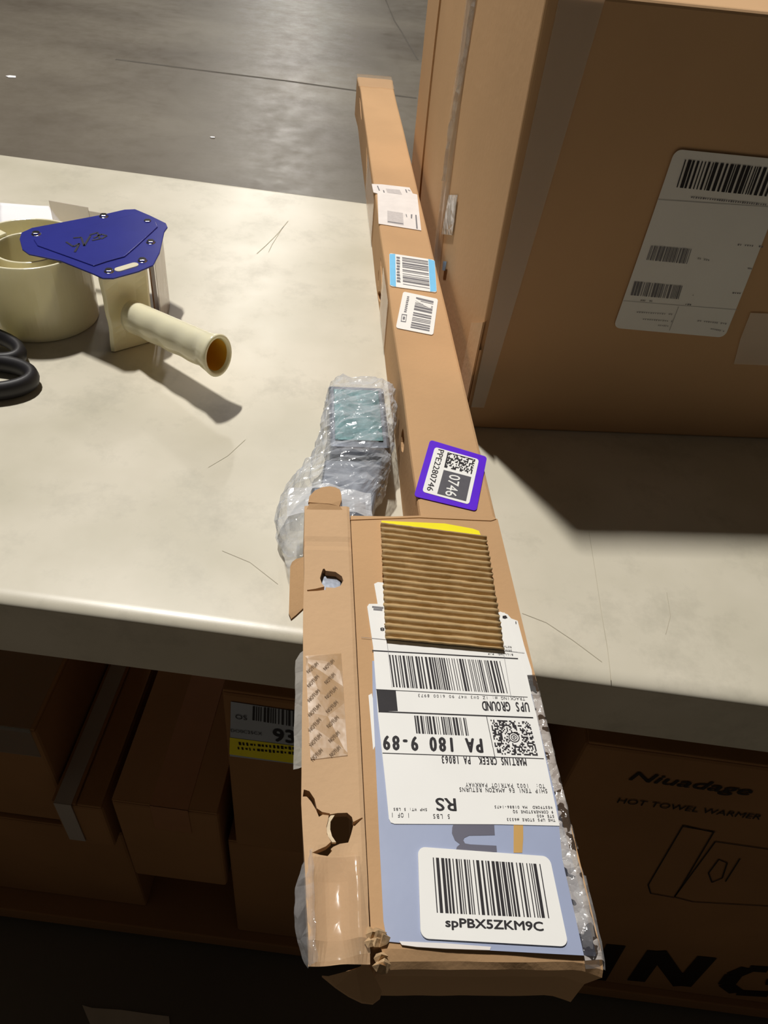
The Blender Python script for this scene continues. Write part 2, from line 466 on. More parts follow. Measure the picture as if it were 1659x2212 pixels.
obj('tape_patch', face_strip(lface, [((0.2542,0.1404), (0.2022,0.1616)), ((0.2592,0.1238), (0.2032,0.1494)), ((0.2665,0.1053), (0.2002,0.1336)), ((0.2728,0.0850), (0.2023,0.1161))], .0012, .0017), TAPE_MILKY, bigbox, label='milky tape end')
obj('tape_patch', face_strip(lface, [((0.2379,0.0672), (0.2159,0.0777)), ((0.2386,0.0550), (0.2187,0.0647))], .0014, .0018), mat('pale_blue_sticker', (150, 178, 205), .4), bigbox, label='tiny pale blue scrap')
# tape wrapped round the front left corner
obj('corner_tape', face_strip(fface, [((-.009, z), (.004 + .020 * ((z - .02) / .366), z)) for z in zs if z > .02], .0004, .0008), TAPE_PALE, bigbox, label='clear tape wrapped round the corner')
obj('tape_patch', face_strip(fface, [((.2353, .154), (.33, .156)), ((.238, .125), (.33, .126)), ((.2439, .097), (.33, .098))], .0012, .0016), TAPE_PALE, bigbox, label='square of clear tape')
def on_front(d):
    return lambda x, z: fface(x, z, d)
def front_poly(bm, pts, d):
    fc = bm.faces.new([bm.verts.new(fface(p[0], p[1], d)) for p in pts])
# shipping label, 4 x 6 in
lq = [(0.1095,0.1291), (0.2216,0.1260), (0.2117,0.2904), (0.1101,0.2916)]
fq = quad_map(lq)
bm = bmesh.new()
N = 10
def rc(u, v):                                            # pull the corners in to round them
    r = .06
    for cu in (0, 1):
        for cv in (0, 1):
            du, dv = abs(u - cu), abs(v - cv) * 1.45
            if du < r and dv < r:
                dx, dy = r - du, r - dv; l = math.hypot(dx, dy)
                if l > r:
                    u = cu + (1 - 2 * cu) * (r - dx * r / l); v = cv + (1 - 2 * cv) * (r - dy * r / l) / 1.45
    return u, v
us = [0, .02, .04, .06] + [.06 + .88 * i / 8 for i in range(1, 9)] + [.96, .98, 1]
vs_ = [0, .0138, .0276, .0414] + [.0414 + .9172 * i / 8 for i in range(1, 9)] + [.9724, .9862, 1]
g = [[bm.verts.new(fface(*fq(*rc(u, v)), .0014)) for v in vs_] for u in us]
for i in range(len(us) - 1):
    for k in range(len(vs_) - 1): bm.faces.new((g[i][k], g[i + 1][k], g[i + 1][k + 1], g[i][k + 1]))
biglab = obj('shipping_label', bm, PAPER, bigbox, label='white shipping label with three barcodes')
def fbars(bm, q, n, seed, d=.0019):
    f = quad_map(q); rnd = random.Random(seed); x = 0
    while x < n:
        wd = min(rnd.choice((1, 1, 2, 2, 3, 3)), n - x)
        front_poly(bm, [f(x / n, 0), f((x + wd) / n, 0), f((x + wd) / n, 1), f(x / n, 1)], d)
        x += wd + rnd.choice((1, 1, 1, 2, 2))
bm = bmesh.new()
fbars(bm, [(0.1218,0.2624), (.2125, .2608), (.2115, .2834), (0.1210,0.2845)], 95, 3)
obj('barcode', bm, INK, biglab)
bm = bmesh.new(); fbars(bm, [(0.1178,0.1985), (0.1556,0.1976), (0.1546,0.2114), (0.1178,0.2117)], 62, 4); obj('barcode', bm, INK_GREY, biglab)
bm = bmesh.new(); fbars(bm, [(0.1148,0.1639), (0.1615,0.1631), (0.1603,0.1765), (0.1141,0.1775)], 66, 5); obj('barcode', bm, INK_GREY, biglab)
bm = bmesh.new()
def fline(a, b, wd):
    a = Vector(a); b = Vector(b); d = (b - a).normalized() * wd / 2; p = Vector((-d.y, d.x))
    front_poly(bm, [a - p, b - p, b + p, a + p], .0019)
rnd = random.Random(2)
def fmarks(a, b, h, n):                                  # a line of print too small to read
    a = Vector(a); b = Vector(b)
    for i in range(n):
        t0 = (i + .12) / n; t1 = (i + .5 + .35 * rnd.random()) / n
        if rnd.random() < .12: continue
        fline(a.lerp(b, t0), a.lerp(b, t1), h * (.6 + .4 * rnd.random()))
fmarks((0.1368,0.2555), (0.2069,0.2541), .0017, 34)
for a, b, n in (((0.1941,0.2183), (0.2181,0.2182), 11), ((0.2127,0.1975), (0.2171,0.1973), 3), ((0.2089,0.1730), (0.2173,0.1730), 4), ((0.1691,0.1586), (0.1751,0.1584), 3), ((0.1259,0.1594), (0.1376,0.1594), 7)): fmarks(a, b, .0016, n)
obj('printed_text', bm, INK_GREY, biglab)
bm = bmesh.new()
fline((0.1101,0.2513), (0.2076,0.2526), .0004); fline((0.1638,0.1559), (0.1643,0.1304), .0005); fline((0.1100,0.1577), (0.2216,0.1563), .0003)
for a, b, n in (((0.1261,0.1473), (0.1615,0.1473), 16), ((0.1343,0.1404), (0.1643,0.1401), 14), ((0.1511,0.1350), (0.1622,0.1348), 6), ((0.1873,0.1425), (0.2171,0.1411), 14), ((0.2035,0.1348), (0.2185,0.1330), 8), ((0.1632,0.2033), (0.1750,0.2022), 6), ((0.1723,0.1682), (0.1758,0.1679), 2)): fmarks(a, b, .0015, n)
obj('faint_print', bm, INK_FAINT, biglab)
# crushed lower front corner, seam open
bm = bmesh.new()
for k, (x, y) in enumerate(((-.0155, -.002), (-.0135, -.004))):
    prism(bm, [(x, y), (x + .0016, y - .0006), (x + .003, y + .05), (x + .0014, y + .05)], .002, lambda a, b, k=k: .125 - .03 * k - b * .6)
obj('open_corner_edge', bm, KRAFT_PALE, bigbox)

# ------------------------------------------------------------------ the long parcel
YP = math.radians(9.05)
PAR = (.1415, .131, TZ)
HT = .066
parcel = thing('parcel', 'long narrow battered cardboard parcel with wide labelled end overhanging the table edge', 'box', PAR, YP)

def long_tube():
    """square section carton, slightly bowed, rounded far end"""
    bm = bmesh.new()
    ny = 70; y0, y1 = .318, 1.505
    rows = []
    r = .003
    for i in range(ny + 1):
        y = y0 + (y1 - y0) * i / ny
        e = .0008 * noise.noise((y * 9, 1, 2)); f = .0005 * noise.noise((y * 7, 5, 2)); h = HT - .0004
        far = max(0, (y - 1.42) / .085)
        xr = 0. + f + .003 * far ** 2; xl = -.0628 + e - .0035 * far
        if i == ny: h -= .004; xr -= .003; xl += .002
        zb = .0004
        sec = [(xl, zb), (xr, zb), (xr, h - r), (xr - r * .3, h - r * .3), (xr - r, h)]
        sec += [(xr + (xl - xr) * k / 4, h) for k in (1, 2, 3)]
        sec += [(xl + r, h), (xl + r * .3, h - r * .3), (xl, h - r)]
        rows.append([bm.verts.new((x, y, z)) for x, z in sec])
    n = len(rows[0])
    for a, b in zip(rows, rows[1:]):
        for k in range(n): bm.faces.new((a[k], a[(k + 1) % n], b[(k + 1) % n], b[k]))
    bm.faces.new(rows[0]); bm.faces.new(rows[-1])
    return bm
tubep = obj('long_section', long_tube(), KRAFT, parcel)
def side_cut(y, z, ly, lz, ang=0., depth=.03):           # a hole punched in the left side wall
    bm = bmesh.new(); ring = []
    for k in range(14):
        a = 2 * math.pi * k / 14; q = 1 + .25 * noise.noise((k * 1.7, y * 9, 3))
        u, v = ly * math.cos(a) * q, lz * math.sin(a) * q
        ring.append((y + u * math.cos(ang) - v * math.sin(ang), z + u * math.sin(ang) + v * math.cos(ang)))
    a = [bm.verts.new((-.07, p[0], p[1])) for p in ring]; b = [bm.verts.new((-.07 + depth, p[0], p[1])) for p in ring]
    bm.faces.new(a); bm.faces.new(b[::-1])
    for i in range(14): bm.faces.new((a[i], a[(i + 1) % 14], b[(i + 1) % 14], b[i]))
    return bm
cut(tubep, [side_cut(.452, .037, .013, .010), side_cut((-0.0647,0.7707)[1], .040, .030, .005, .25), side_cut((-0.0656,0.7682)[1], .012, .022, .006, -.35), side_cut((-0.0698,0.8003)[1], .020, .010, .004, .9), side_cut((-0.0668,1.1334)[1], .036, .040, .004, .45), side_cut((-0.0666,1.3752)[1], .046, .05, .004, .1)])
# lighter tape patches on its left wall
for y0, y1 in ((.655, .735), (.93, 1.10)):
    bm = bmesh.new()
    rows = [[bm.verts.new((-.0640 - d, y0 + (y1 - y0) * i / 8 + .012 * (z / .06) * (1 if i in (0, 8) else 0), z)) for d in (0, .0004) for z in (.004, .03, .062)] for i in range(9)]
    for r, s in zip(rows, rows[1:]):
        for k in (0, 1): bm.faces.new((r[k], r[k + 1], s[k + 1], s[k])); bm.faces.new((r[k + 3], s[k + 3], s[k + 4], r[k + 4]))
    obj('side_tape', bm, TAPE_CLEAR, parcel, label='milky tape on the side wall')
# clear shiny tape folded over the far end
bm = bmesh.new(); prev = None
for i in range(15):
    t = i / 14; row = []
    for k in range(13):
        u = k / 12; x = -.0655 + .0655 * u
        y = 1.43 + .082 * min(1, t / .7); z = HT + .0006 if t < .7 else HT - (t - .7) / .3 * .03
        y += (.001 if t >= .7 else 0) + .004 * noise.noise((x * 60, 3, 1)) * (1 if t == 0 else .3)
        z += .0012 * abs(noise.noise((x * 90, y * 60, 2)))
        row.append(bm.verts.new((x, y, z)))
    if prev:
        for k in range(12): bm.faces.new((prev[k], prev[k + 1], row[k + 1], row[k]))
    prev = row
obj('end_tape', bm, TAPE_CLEAR, parcel, smooth=True, label='shiny clear tape over the far end')

def head():
    """wide near end: top panel, crushed front bend, solid sides"""
    bm = bmesh.new()
    prof = [(.3225, .0006), (.3225, HT - .001), (.3215, HT), (.0135, HT), (.009, .0650), (.004, .0622), (.0015, .0585), (.0022, .054), (.006, .030), (.004, .0006)]
    nx = 24; rows = []
    for i in range(nx + 1):
        u = i / nx; x = -.118 + .118 * u
        row = []
        for k, (y, z) in enumerate(prof):
            dy = 0
            if k >= 3:                                     # the front end is skewed and battered
                dy = .005 * (1 - u) + .0007 * noise.noise((x * 50, k * .7, 1)) - .0035 * max(0, u - .9) * 10
                if 4 <= k <= 7: z = z + .0005 * noise.noise((x * 40, k * .3, 5))
            bl = 0
            if u == 1: bl = .001 * noise.noise((y * 60, z * 30, 1))
            row.append(bm.verts.new((x + bl, y + dy, z)))
        rows.append(row)
    n = len(prof)
    for a, b in zip(rows, rows[1:]):
        for k in range(n): bm.faces.new((a[k], a[(k + 1) % n], b[(k + 1) % n], b[k]))
    fa = bm.faces.new(rows[0]); fb = bm.faces.new(rows[-1])
    bmesh.ops.triangulate(bm, faces=[fa, fb])
    return bm
headp = obj('label_end', head(), KRAFT, parcel)
def top_cut(pts, z0=.03, z1=.09):
    bm = bmesh.new(); prism(bm, pts, z0, z1); return bm
cut(headp, [top_cut([(-0.1190,0.0157), (-0.1168,0.0144), (-0.1135,0.0151), (-0.1123,0.0117), (-0.1146,0.0088), (-0.1141,0.0047), (-0.1179,0.0023), (-0.1215,0.0034)], -.01, .09)])

def pz(x, y):
    """surface of the narrow left compartment, dented near the viewer"""
    z = .0668 + .0006 * noise.noise((x * 40, y * 14, 2))
    if y < .066:
        t = min(1, (.066 - y) / .018); u = (x + .154) / .035
        dip = max(0, 1 - abs(u - .5) / .30)
        z -= .0030 * t * min(1, dip * 1.5)
        z += .0018 * t * math.exp(-((u - .86) / .07) ** 2) + .0010 * t * math.exp(-((u - .12) / .08) ** 2)
    if .287 < y < .296: z -= .0008                         # score line
    return z
def pocket():
    bm = bmesh.new(); ny, nx = 66, 16
    xa, xb, ya, yb = -.154, -.1187, .0185, .331
    g = []
    for i in range(ny + 1):
        y = ya + (yb - ya) * i / ny
        xl = xa + (.0045 * max(0, (.09 - y) / .073)) + .0008 * noise.noise((y * 25, 2, 2)); xr = xb + .0004 * noise.noise((y * 60, 7, 2))
        g.append([bm.verts.new((xl + (xr - xl) * k / nx, y, pz(xl + (xr - xl) * k / nx, y) - (.0008 if k in (0, nx) else 0))) for k in range(nx + 1)])
    for i in range(ny):
        for k in range(nx): bm.faces.new((g[i][k], g[i + 1][k], g[i + 1][k + 1], g[i][k + 1]))
    # front slope, then down to the underside
    lo = [bm.verts.new((v.co.x, .0080 + .001 * noise.noise((v.co.x * 80, 1, 1)), .0622)) for v in g[0]]
    bo = [bm.verts.new((v.co.x, .052, .0006)) for v in g[0]]
    bk = [bm.verts.new((v.co.x, yb, .0006)) for v in g[-1]]
    for k in range(nx):
        bm.faces.new((g[0][k], g[0][k + 1], lo[k + 1], lo[k])); bm.faces.new((lo[k], lo[k + 1], bo[k + 1], bo[k]))
        bm.faces.new((bo[k], bo[k + 1], bk[k + 1], bk[k])); bm.faces.new((g[-1][k + 1], g[-1][k], bk[k], bk[k + 1]))
    for k in (0, nx):
        fc = bm.faces.new([r[k] for r in g] + [bk[k], bo[k], lo[k]]); bmesh.ops.triangulate(bm, faces=[fc])
    bmesh.ops.triangulate(bm, faces=bm.faces)
    return bm
pocketp = obj('side_compartment', pocket(), KRAFT_PALE, parcel)
chan = bmesh.new(); box(chan, -.1515, -.1222, .115, .36, .004, .0615)
chan2 = bmesh.new(); box(chan2, -.1490, -.1222, .034, .1149, -.02, .0615)
cut(pocketp, [chan, chan2,
    top_cut([(-0.1385,0.0825), (-0.1335,0.0832), (-0.1282,0.0832), (-0.1256,0.0806), (-0.1247,0.0768), (-0.1264,0.0710), (-0.1281,0.0665), (-0.1327,0.0660), (-0.1363,0.0646), (-0.1377,0.0635), (-0.1370,0.0625), (-0.1394,0.0600), (-0.1436,0.0605), (-0.1478,0.0615), (-0.1442,0.0633), (-0.1402,0.0650), (-0.1375,0.0673), (-0.1396,0.0713), (-0.1399,0.0756), (-0.1388,0.0800)], -.01, .09),
    top_cut([(-0.1526,0.0974), (-0.1494,0.0963), (-0.1465,0.0917), (-0.1452,0.0862), (-0.1422,0.0840), (-0.1379,0.0831), (-0.1379,0.0819), (-0.1419,0.0825), (-0.1440,0.0812), (-0.1456,0.0852), (-0.1484,0.0901), (-0.1508,0.0930), (-0.1531,0.0933)], .05, .09),
    top_cut([(-0.1256,0.0775), (-0.1197,0.0803), (-0.1196,0.0797), (-0.1242,0.0755), (-0.1255,0.0759)], .05, .09),
    top_cut([(-0.1402,0.2649), (-0.1391,0.2652), (-0.1382,0.2632), (-0.1311,0.2622), (-0.1266,0.2581), (-0.1256,0.2541), (-0.1279,0.2491), (-0.1320,0.2471), (-0.1384,0.2475), (-0.1383,0.2452), (-0.1446,0.2441), (-0.1513,0.2436), (-0.1517,0.2448), (-0.1454,0.2461), (-0.1393,0.2482), (-0.1411,0.2510), (-0.1424,0.2561), (-0.1412,0.2613)], .05, .09)])
# curled white lip at the big hole, ripped fibres at the front corner
bm = bmesh.new()
for a, b in (((-0.1374,0.0824), (-0.1398,0.0788)), ((-0.1398,0.0788), (-0.1400,0.0744)), ((-0.1400,0.0744), (-0.1391,0.0707)), ((-0.1391,0.0707), (-0.1369,0.0673))):
    x0, y0 = a; x1, y1 = b; q = [(x0, y0), (x1, y1), (x1 + .0022, y1), (x0 + .0022, y0)]
    prism(bm, q, lambda x, y: pz(x, y) - .003, lambda x, y: pz(x, y) - .0008)
obj('torn_edge', bm, mat('torn_white_fibre', (226, 205, 172), .9, .15, 300.), parcel, label='pale torn lip of the hole')
bm = bmesh.new(); rnd = random.Random(5)
for px, py, s in ((-0.1177,0.0199) + (.004,), (-0.1148,0.0202) + (.0045,), (-0.1123,0.0184) + (.0045,), (-0.1157,0.0173) + (.004,), (-0.1138,0.0096) + (.0035,), (-0.1126,0.0067) + (.004,), (-0.1150,0.0052) + (.003,), (-0.1185,0.0165) + (.003,)):
    n = 6; ctr = bm.verts.new((px, py, HT + .0035 + .003 * rnd.random()))
    rg = [bm.verts.new((px + s * (.6 + .6 * rnd.random()) * math.cos(2 * math.pi * k / n), py + s * (.6 + .6 * rnd.random()) * math.sin(2 * math.pi * k / n), HT - .003 + .006 * rnd.random())) for k in range(n)]
    for k in range(n): bm.faces.new((ctr, rg[k], rg[(k + 1) % n]))
obj('torn_corner', bm, TORN, parcel, label='shredded cardboard corner')
# flaps
def flap(name, pts3, m, th=.0025, bevel=.0006, label=None):
    bm = bmesh.new()
    a = [bm.verts.new(p) for p in pts3]; b = [bm.verts.new((p[0], p[1], p[2] - th)) for p in pts3]
    n = len(a); f1 = bm.faces.new(a); f2 = bm.faces.new(b[::-1])
    for i in range(n): bm.faces.new((a[i], b[i], b[(i + 1) % n], a[(i + 1) % n]))
    bmesh.ops.triangulate(bm, faces=[f1, f2])
    return obj(name, bm, m, parcel, label=label)
def at3(p, z): return (p[0], p[1], z)
flap('tuck_tab', [at3((-0.1512,0.3325), .069), at3((-0.1503,0.3385), .0700), at3((-0.1462,0.3443), .0708), at3((-0.1403,0.3479), .0713), at3((-0.1344,0.3490), .0716), at3((-0.1295,0.3483), .0713), at3((-0.1261,0.3461), .0708), at3((-0.1250,0.3404), .0704), at3((-0.1248,0.3356), .0696), at3((-0.1268,0.3298), .068), at3((-0.1336,0.3312), .069), at3((-0.1423,0.3318), .069)], KRAFT, label='rounded tuck tab lifted off the end')
flap('tuck_fold', [at3((-0.1503,0.3319), .0685), at3((-0.1423,0.3316), .0688), at3((-0.1336,0.3310), .0686), at3((-0.1261,0.3297), .068), at3((-0.1220,0.3239), .0655), at3((-0.1537,0.3239), .0655)], KRAFT, .002)
flap('side_flap', [at3((-0.1542,0.2772), HT), at3((-0.1596,0.2797), .061), at3((-0.1627,0.2791), .058), at3((-0.1640,0.2763), .056), at3((-0.1640,0.2332), .055), at3((-0.1623,0.2275), .056), at3((-0.1588,0.2281), .060), at3((-0.1535,0.2299), HT)], KRAFT, label='small flap bent out to the left')
flap('end_flap', [at3((-0.1397,0.0037), .061), at3((-0.1261,0.0063), .061), at3((-0.1210,0.0086), .061), at3((-0.1180,0.0073), .056), at3((-0.1110,0.0017), .038), at3((-0.1114,0.0001), .032), at3((-0.1149,-0.0013), .028), at3((-0.1207,-0.0007), .029), at3((-0.1280,0.0011), .035), at3((-0.1352,0.0032), .044), at3((-0.1426,0.0046), .059)], KRAFT, label='end flap hanging down')
bm = bmesh.new(); prism(bm, [(-0.1187,0.3163), (-0.0638,0.3206), (-0.0060,0.3187), (-0.0011,0.3209), (-0.0043,0.3245), (-0.0636,0.3226), (-0.0841,0.3210), (-0.1079,0.3208)], HT - .002, HT + .0007)
obj('back_edge_fold', bm, KRAFT, parcel)

# --- tape and labels on the wide end
bm = bmesh.new(); prism(bm, [(-0.1084,0.1854), (-0.1095,0.1601), (-0.1108,0.0753), (-0.1113,0.0262), (-0.1101,0.0166), (-0.0694,0.0115), (-0.0033,0.0058), (-0.0031,0.0157), (-0.0051,0.0850), (-0.0049,0.1596), (-0.0043,0.1855)], HT - .0002, HT + .0003)
bluetape = obj('packing_tape', bm, TAPE_BLUE, parcel, label='wide grey blue packing tape')
bm = bmesh.new(); flat(bm, [(-0.0683,0.0756), (-0.0449,0.0750), (-0.0456,0.0686), (-0.0603,0.0687), (-0.0632,0.0675), (-0.0640,0.0662), (-0.0632,0.0644), (-0.0602,0.0638), (-0.0457,0.0627), (-0.0460,0.0593), (-0.0693,0.0599), (-0.0681,0.0626), (-0.0661,0.0641), (-0.0687,0.0663), (-0.0699,0.0703), (-0.0693,0.0734)], HT + .0005)
obj('tape_letter', bm, TAPE_GREY, bluetape)
bm = bmesh.new(); flat(bm, [(-0.0336,0.0747), (-0.0281,0.0746), (-0.0296,0.0666), (-0.0318,0.0585), (-0.0367,0.0586)], HT + .0005)
obj('tape_swoosh', bm, TAPE_ORANGE, bluetape)
bm = bmesh.new(); prism(bm, [(-0.1034,0.2517), (-0.1006,0.2534), (-0.0859,0.2519), (-0.0881,0.2232), (-0.1015,0.2272)], HT - .0002, HT + .0004)
obj('shipping_label', bm, PAPER, parcel, label='corner of an older label under the patch')
bm = bmesh.new(); prism(bm, [(-0.0146,0.2272), (-0.0096,0.2248), (-0.0076,0.2211), (-0.0033,0.2191), (-0.0028,0.1980), (-0.0016,0.1781), (-0.0029,0.1659), (-0.0018,0.1652), (-0.0018,0.1595), (-0.0172,0.1596), (-0.0226,0.2197)], HT - .0002, HT + .0005)
obj('shipping_label', bm, PAPER, parcel, label='wrinkled edge of an older label at the right edge')
bm = bmesh.new(); prism(bm, [(-0.1122,0.1594), (-0.1100,0.1608), (-0.1082,0.1468), (-0.1081,0.1278), (-0.1113,0.1217)], HT - .0003, HT + .0001); obj('shipping_label', bm, PAPER, parcel, label='sliver of an older label at the left')
# main shipping label, printed upside down to the viewer
ZL = HT + .0008; ZI = ZL + .00015
bm = bmesh.new(); prism(bm, [(-0.1095,0.2304), (-0.1081,0.2329), (-0.1005,0.2330), (-0.0743,0.2308), (-0.0114,0.2260), (-0.0061,0.1613), (-0.0056,0.1443), (-0.0071,0.0728), (-0.0415,0.0745), (-0.1018,0.0762), (-0.1039,0.0770), (-0.1048,0.0791), (-0.1054,0.1011), (-0.1071,0.1452), (-0.1072,0.1958)], HT, ZL)
mainlab = obj('shipping_label', bm, PAPER, parcel, label='large white return shipping label')
bm = bmesh.new(); bars(bm, [(-0.0971,0.1898), (-0.0222,0.1848), (-0.0215,0.1599), (-0.0961,0.1650)], 150, ZI, 11); obj('barcode', bm, INK, mainlab)
bm = bmesh.new(); bars(bm, [(-0.0844,0.1442), (-0.0508,0.1422), (-0.0507,0.1299), (-0.0842,0.1319)], 74, ZI, 12); obj('barcode', bm, INK, mainlab)
bm = bmesh.new(); mq = [(-0.0362,0.1409), (-0.0111,0.1393), (-0.0106,0.1160), (-0.0365,0.1173)]
dots(bm, mq, 30, 24, ZI, 13, (.52, .52, .16), .47)
c = (-0.0232,0.1285)
for r0, r1 in ((.0004, .0009), (.0016, .0021), (.0029, .0035)):
    n = 28
    for k in range(n):
        a0, a1 = 2 * math.pi * k / n, 2 * math.pi * (k + 1) / n
        flat(bm, [(c[0] + r * math.cos(a), c[1] + r * math.sin(a)) for r, a in ((r0, a0), (r1, a0), (r1, a1), (r0, a1))], ZI)
obj('matrix_code', bm, INK, mainlab)
bm = bmesh.new()
line(bm, (-0.1081,0.1932), (-0.0094,0.1868), .0009, ZI); line(bm, (-0.1073,0.1632), (-0.0088,0.1570), .0004, ZI)
flat(bm, [(-0.1070,0.1631), (-0.0946,0.1626), (-0.0944,0.1475), (-0.1065,0.1475)], ZI)
line(bm, (-0.1066,0.1472), (-0.0082,0.1420), .0009, ZI); line(bm, (-0.0383,0.1431), (-0.0376,0.1158), .0004, ZI); line(bm, (-0.1059,0.1191), (-0.0074,0.1140), .0005, ZI)
obj('ruled_lines', bm, INK, mainlab)
bm = bmesh.new()
for s, a, b, h, bo in (
    ('TRACKING #: 1Z 0W3 W47 90 6100 8973', (-0.0108,0.1567), (-0.0806,0.1597), .0022, 0), ('UPS GROUND', (-0.0094,0.1529), (-0.0396,0.1541), .0068, .018),
    ('PA 180 9-89', (-0.0436,0.1276), (-0.1050,0.1305), .0092, .035), ('MARTINS CREEK  PA 18063', (-0.0188,0.1143), (-0.0705,0.1167), .0048, .02),
    ('TO:  1002 PATRIOT PARKWAY', (-0.0106,0.0977), (-0.0581,0.0995), .0025, .004), ('SHIP TENI E6 AMAZON RETURNS', (-0.0096,0.0947), (-0.0624,0.0967), .0026, .004),
    ('RS', (-0.0654,0.0900), (-0.0770,0.0905), .0074, .02), ('5 LBS', (-0.0697,0.0808), (-0.0797,0.0812), .0026, .002), ('1 OF 1', (-0.0927,0.0820), (-0.1034,0.0825), .0026, .002),
    ('SHP WT: 5 LBS', (-0.0825,0.0846), (-0.1019,0.0853), .0016, .012), ('WESTFORD  MA 01886-1475', (-0.0089,0.0843), (-0.0432,0.0854), .0016, .012),
    ('9 CORNERSTONE SQ', (-0.0090,0.0816), (-0.0327,0.0823), .0016, .012), ('STE 400', (-0.0090,0.0791), (-0.0192,0.0795), .0016, .016), ('THE UPS STORE #6533', (-0.0090,0.0768), (-0.0373,0.0779), .0016, .012),
    ('BILLING: P/P', (-0.0122,0.1907), (-0.0295,0.1915), .0015, .012), ('DESC', (-0.0125,0.1939), (-0.0177,0.1942), .0014, .01), ('RETU', (-0.0122,0.1968), (-0.0171,0.1972), .0014, .01), ('8', (-0.0987,0.2120), (-0.1015,0.2120), .0026, .012)):
    bm = bmesh.new(); (mono if len(s) > 2 else text)(bm, s, a, b, h, ZI + (.0001 if s in ('8', 'DESC', 'RETU') else 0), bo); obj('printed_text', bm, INK, mainlab)
bm = bmesh.new()
flat(bm, [(-0.0136,0.2230), (-0.0112,0.2235), (-0.0103,0.2216), (-0.0122,0.2204), (-0.0140,0.2210)], ZI); line(bm, (-0.0049,0.2182), (-0.0051,0.2163), .0006, ZI)
obj('ink_blot', bm, INK, mainlab)
bm = bmesh.new()
for a, b in (((-0.1061,0.2302), (-0.0982,0.2293)), ((-0.1053,0.2281), (-0.0990,0.2275))): line(bm, a, b, .0016, ZI)
line(bm, (-0.1149,0.2039), (-0.0040,0.1915), .0003, ZI + .0001); line(bm, (-0.0977,0.2072), (-0.0968,0.1646), .00025, ZI + .0001); line(bm, (-0.0187,0.1894), (-0.0198,0.1575), .00025, ZI + .0001)
obj('faint_print', bm, INK_GREY, mainlab)
# torn white paper at the front edge
bm = bmesh.new(); prism(bm, [(-0.1040,0.0164), (-0.0809,0.0147), (-0.0573,0.0121), (-0.0581,0.0106), (-0.0812,0.0122), (-0.0953,0.0135), (-0.1027,0.0147)], HT - .0005, HT + .0006); obj('torn_paper', bm, PAPER_OLD, parcel, label='torn strip of white paper at the front edge')
# code label
ZS = ZL + .0006
bm = bmesh.new(); sheet(bm, [(-0.0930,0.0171), (-0.0171,0.0104), (-0.0170,0.0557), (-0.0900,0.0630)], ZS, .0012, .055, 6, 1.7)
codelab = obj('code_label', bm, PAPER, parcel, label='white rounded code label')
bm = bmesh.new(); bars(bm, [(-0.0834,0.0289), (-0.0243,0.0242), (-0.0232,0.0517), (-0.0824,0.0569)], 105, ZS + .00015, 21); obj('barcode', bm, INK, codelab)
bm = bmesh.new(); text(bm, 'spPBX5ZKM9C', (-0.0795,0.0221), (-0.0287,0.0183), .0042, ZS + .00015, .035); obj('printed_text', bm, INK, codelab)
# purple sticker on the narrow section
bm = bmesh.new(); sheet(bm, [(-0.0656,0.3451), (-0.0161,0.3294), (0.0039,0.3976), (-0.0442,0.4186)], HT + .0006, .0006, .05, 4, 1.)
pur = obj('purple_sticker', bm, PURPLE, parcel, label='purple sticker with white centre')
bm = bmesh.new(); sheet(bm, [(-0.0583,0.3505), (-0.0212,0.3365), (-0.0040,0.3935), (-0.0411,0.4085)], HT + .0009, .0003, .06, 4, 1.)
obj('sticker_panel', bm, PAPER, pur)
ZP = HT + .00105
bm = bmesh.new(); flat(bm, [(-0.0461,0.3484), (-0.0232,0.3402), (-0.0144,0.3700), (-0.0370,0.3782)], ZP); obj('dark_block', bm, mat('dark_grey_ink', (78, 76, 84), .5, .08, 150.), pur)
bm = bmesh.new(); text(bm, '0746', (-0.0325,0.3727), (-0.0397,0.3469), .0094, ZP + .00015, .012); obj('white_number', bm, PAPER, pur)
bm = bmesh.new(); text(bm, 'PPE2280746', (-0.0383,0.4054), (-0.0544,0.3523), .0052, ZP, .006)
obj('printed_text', bm, INK, pur)
bm = bmesh.new(); dq = [(-0.0357,0.3814), (-0.0135,0.3737), (-0.0074,0.3927), (-0.0301,0.4014)]; dots(bm, dq, 22, 13, ZP, 31, None, .45)
line(bm, (-0.0357,0.3814), (-0.0301,0.4014), .0012, ZP + .00005); line(bm, (-0.0301,0.4011), (-0.0074,0.3926), .0006, ZP + .00005)
obj('matrix_code', bm, INK, pur)
# corrugated patch with a yellow label edge showing behind it
bm = bmesh.new(); prism(bm, [(-0.0949,0.3125), (-0.0940,0.3155), (-0.0441,0.3139), (-0.0225,0.3089), (-0.0177,0.3065), (-0.0168,0.3005), (-0.0316,0.2977), (-0.0945,0.3079)], HT, HT + .0012); obj('yellow_label', bm, YELLOW, parcel, label='bright yellow label edge')
def corrugated():
    bm = bmesh.new(); f = quad_map([(-0.0987,0.2007), (-0.0185,0.1922), (-0.0135,0.2981), (-0.0951,0.3104)])
    nv, nu = 21 * 10, 26
    g = []
    for j in range(nv + 1):
        v = j / nv; row = []
        for i in range(nu + 1):
            u = i / nu; p = f(u, v + .0)
            ph = 2 * math.pi * 19 * v + .5 * noise.noise((u * 4, v * 9, 1))
            ed = .0012 * noise.noise((v * 40, i // nu * 7, 3)) if i in (0, nu) else 0
            amp = .0018 * (1 - .5 * max(0, noise.noise((u * 7, v * 22, 8)) - .35))
            row.append(bm.verts.new((p.x + ed, p.y, HT + .0028 + amp * math.cos(ph + .8 * math.sin(ph)) + .0005 * noise.noise((u * 14, v * 30, 4)))))
        g.append(row)
    for j in range(nv):
        for i in range(nu): bm.faces.new((g[j][i], g[j][i + 1], g[j + 1][i + 1], g[j + 1][i]))
    return bm
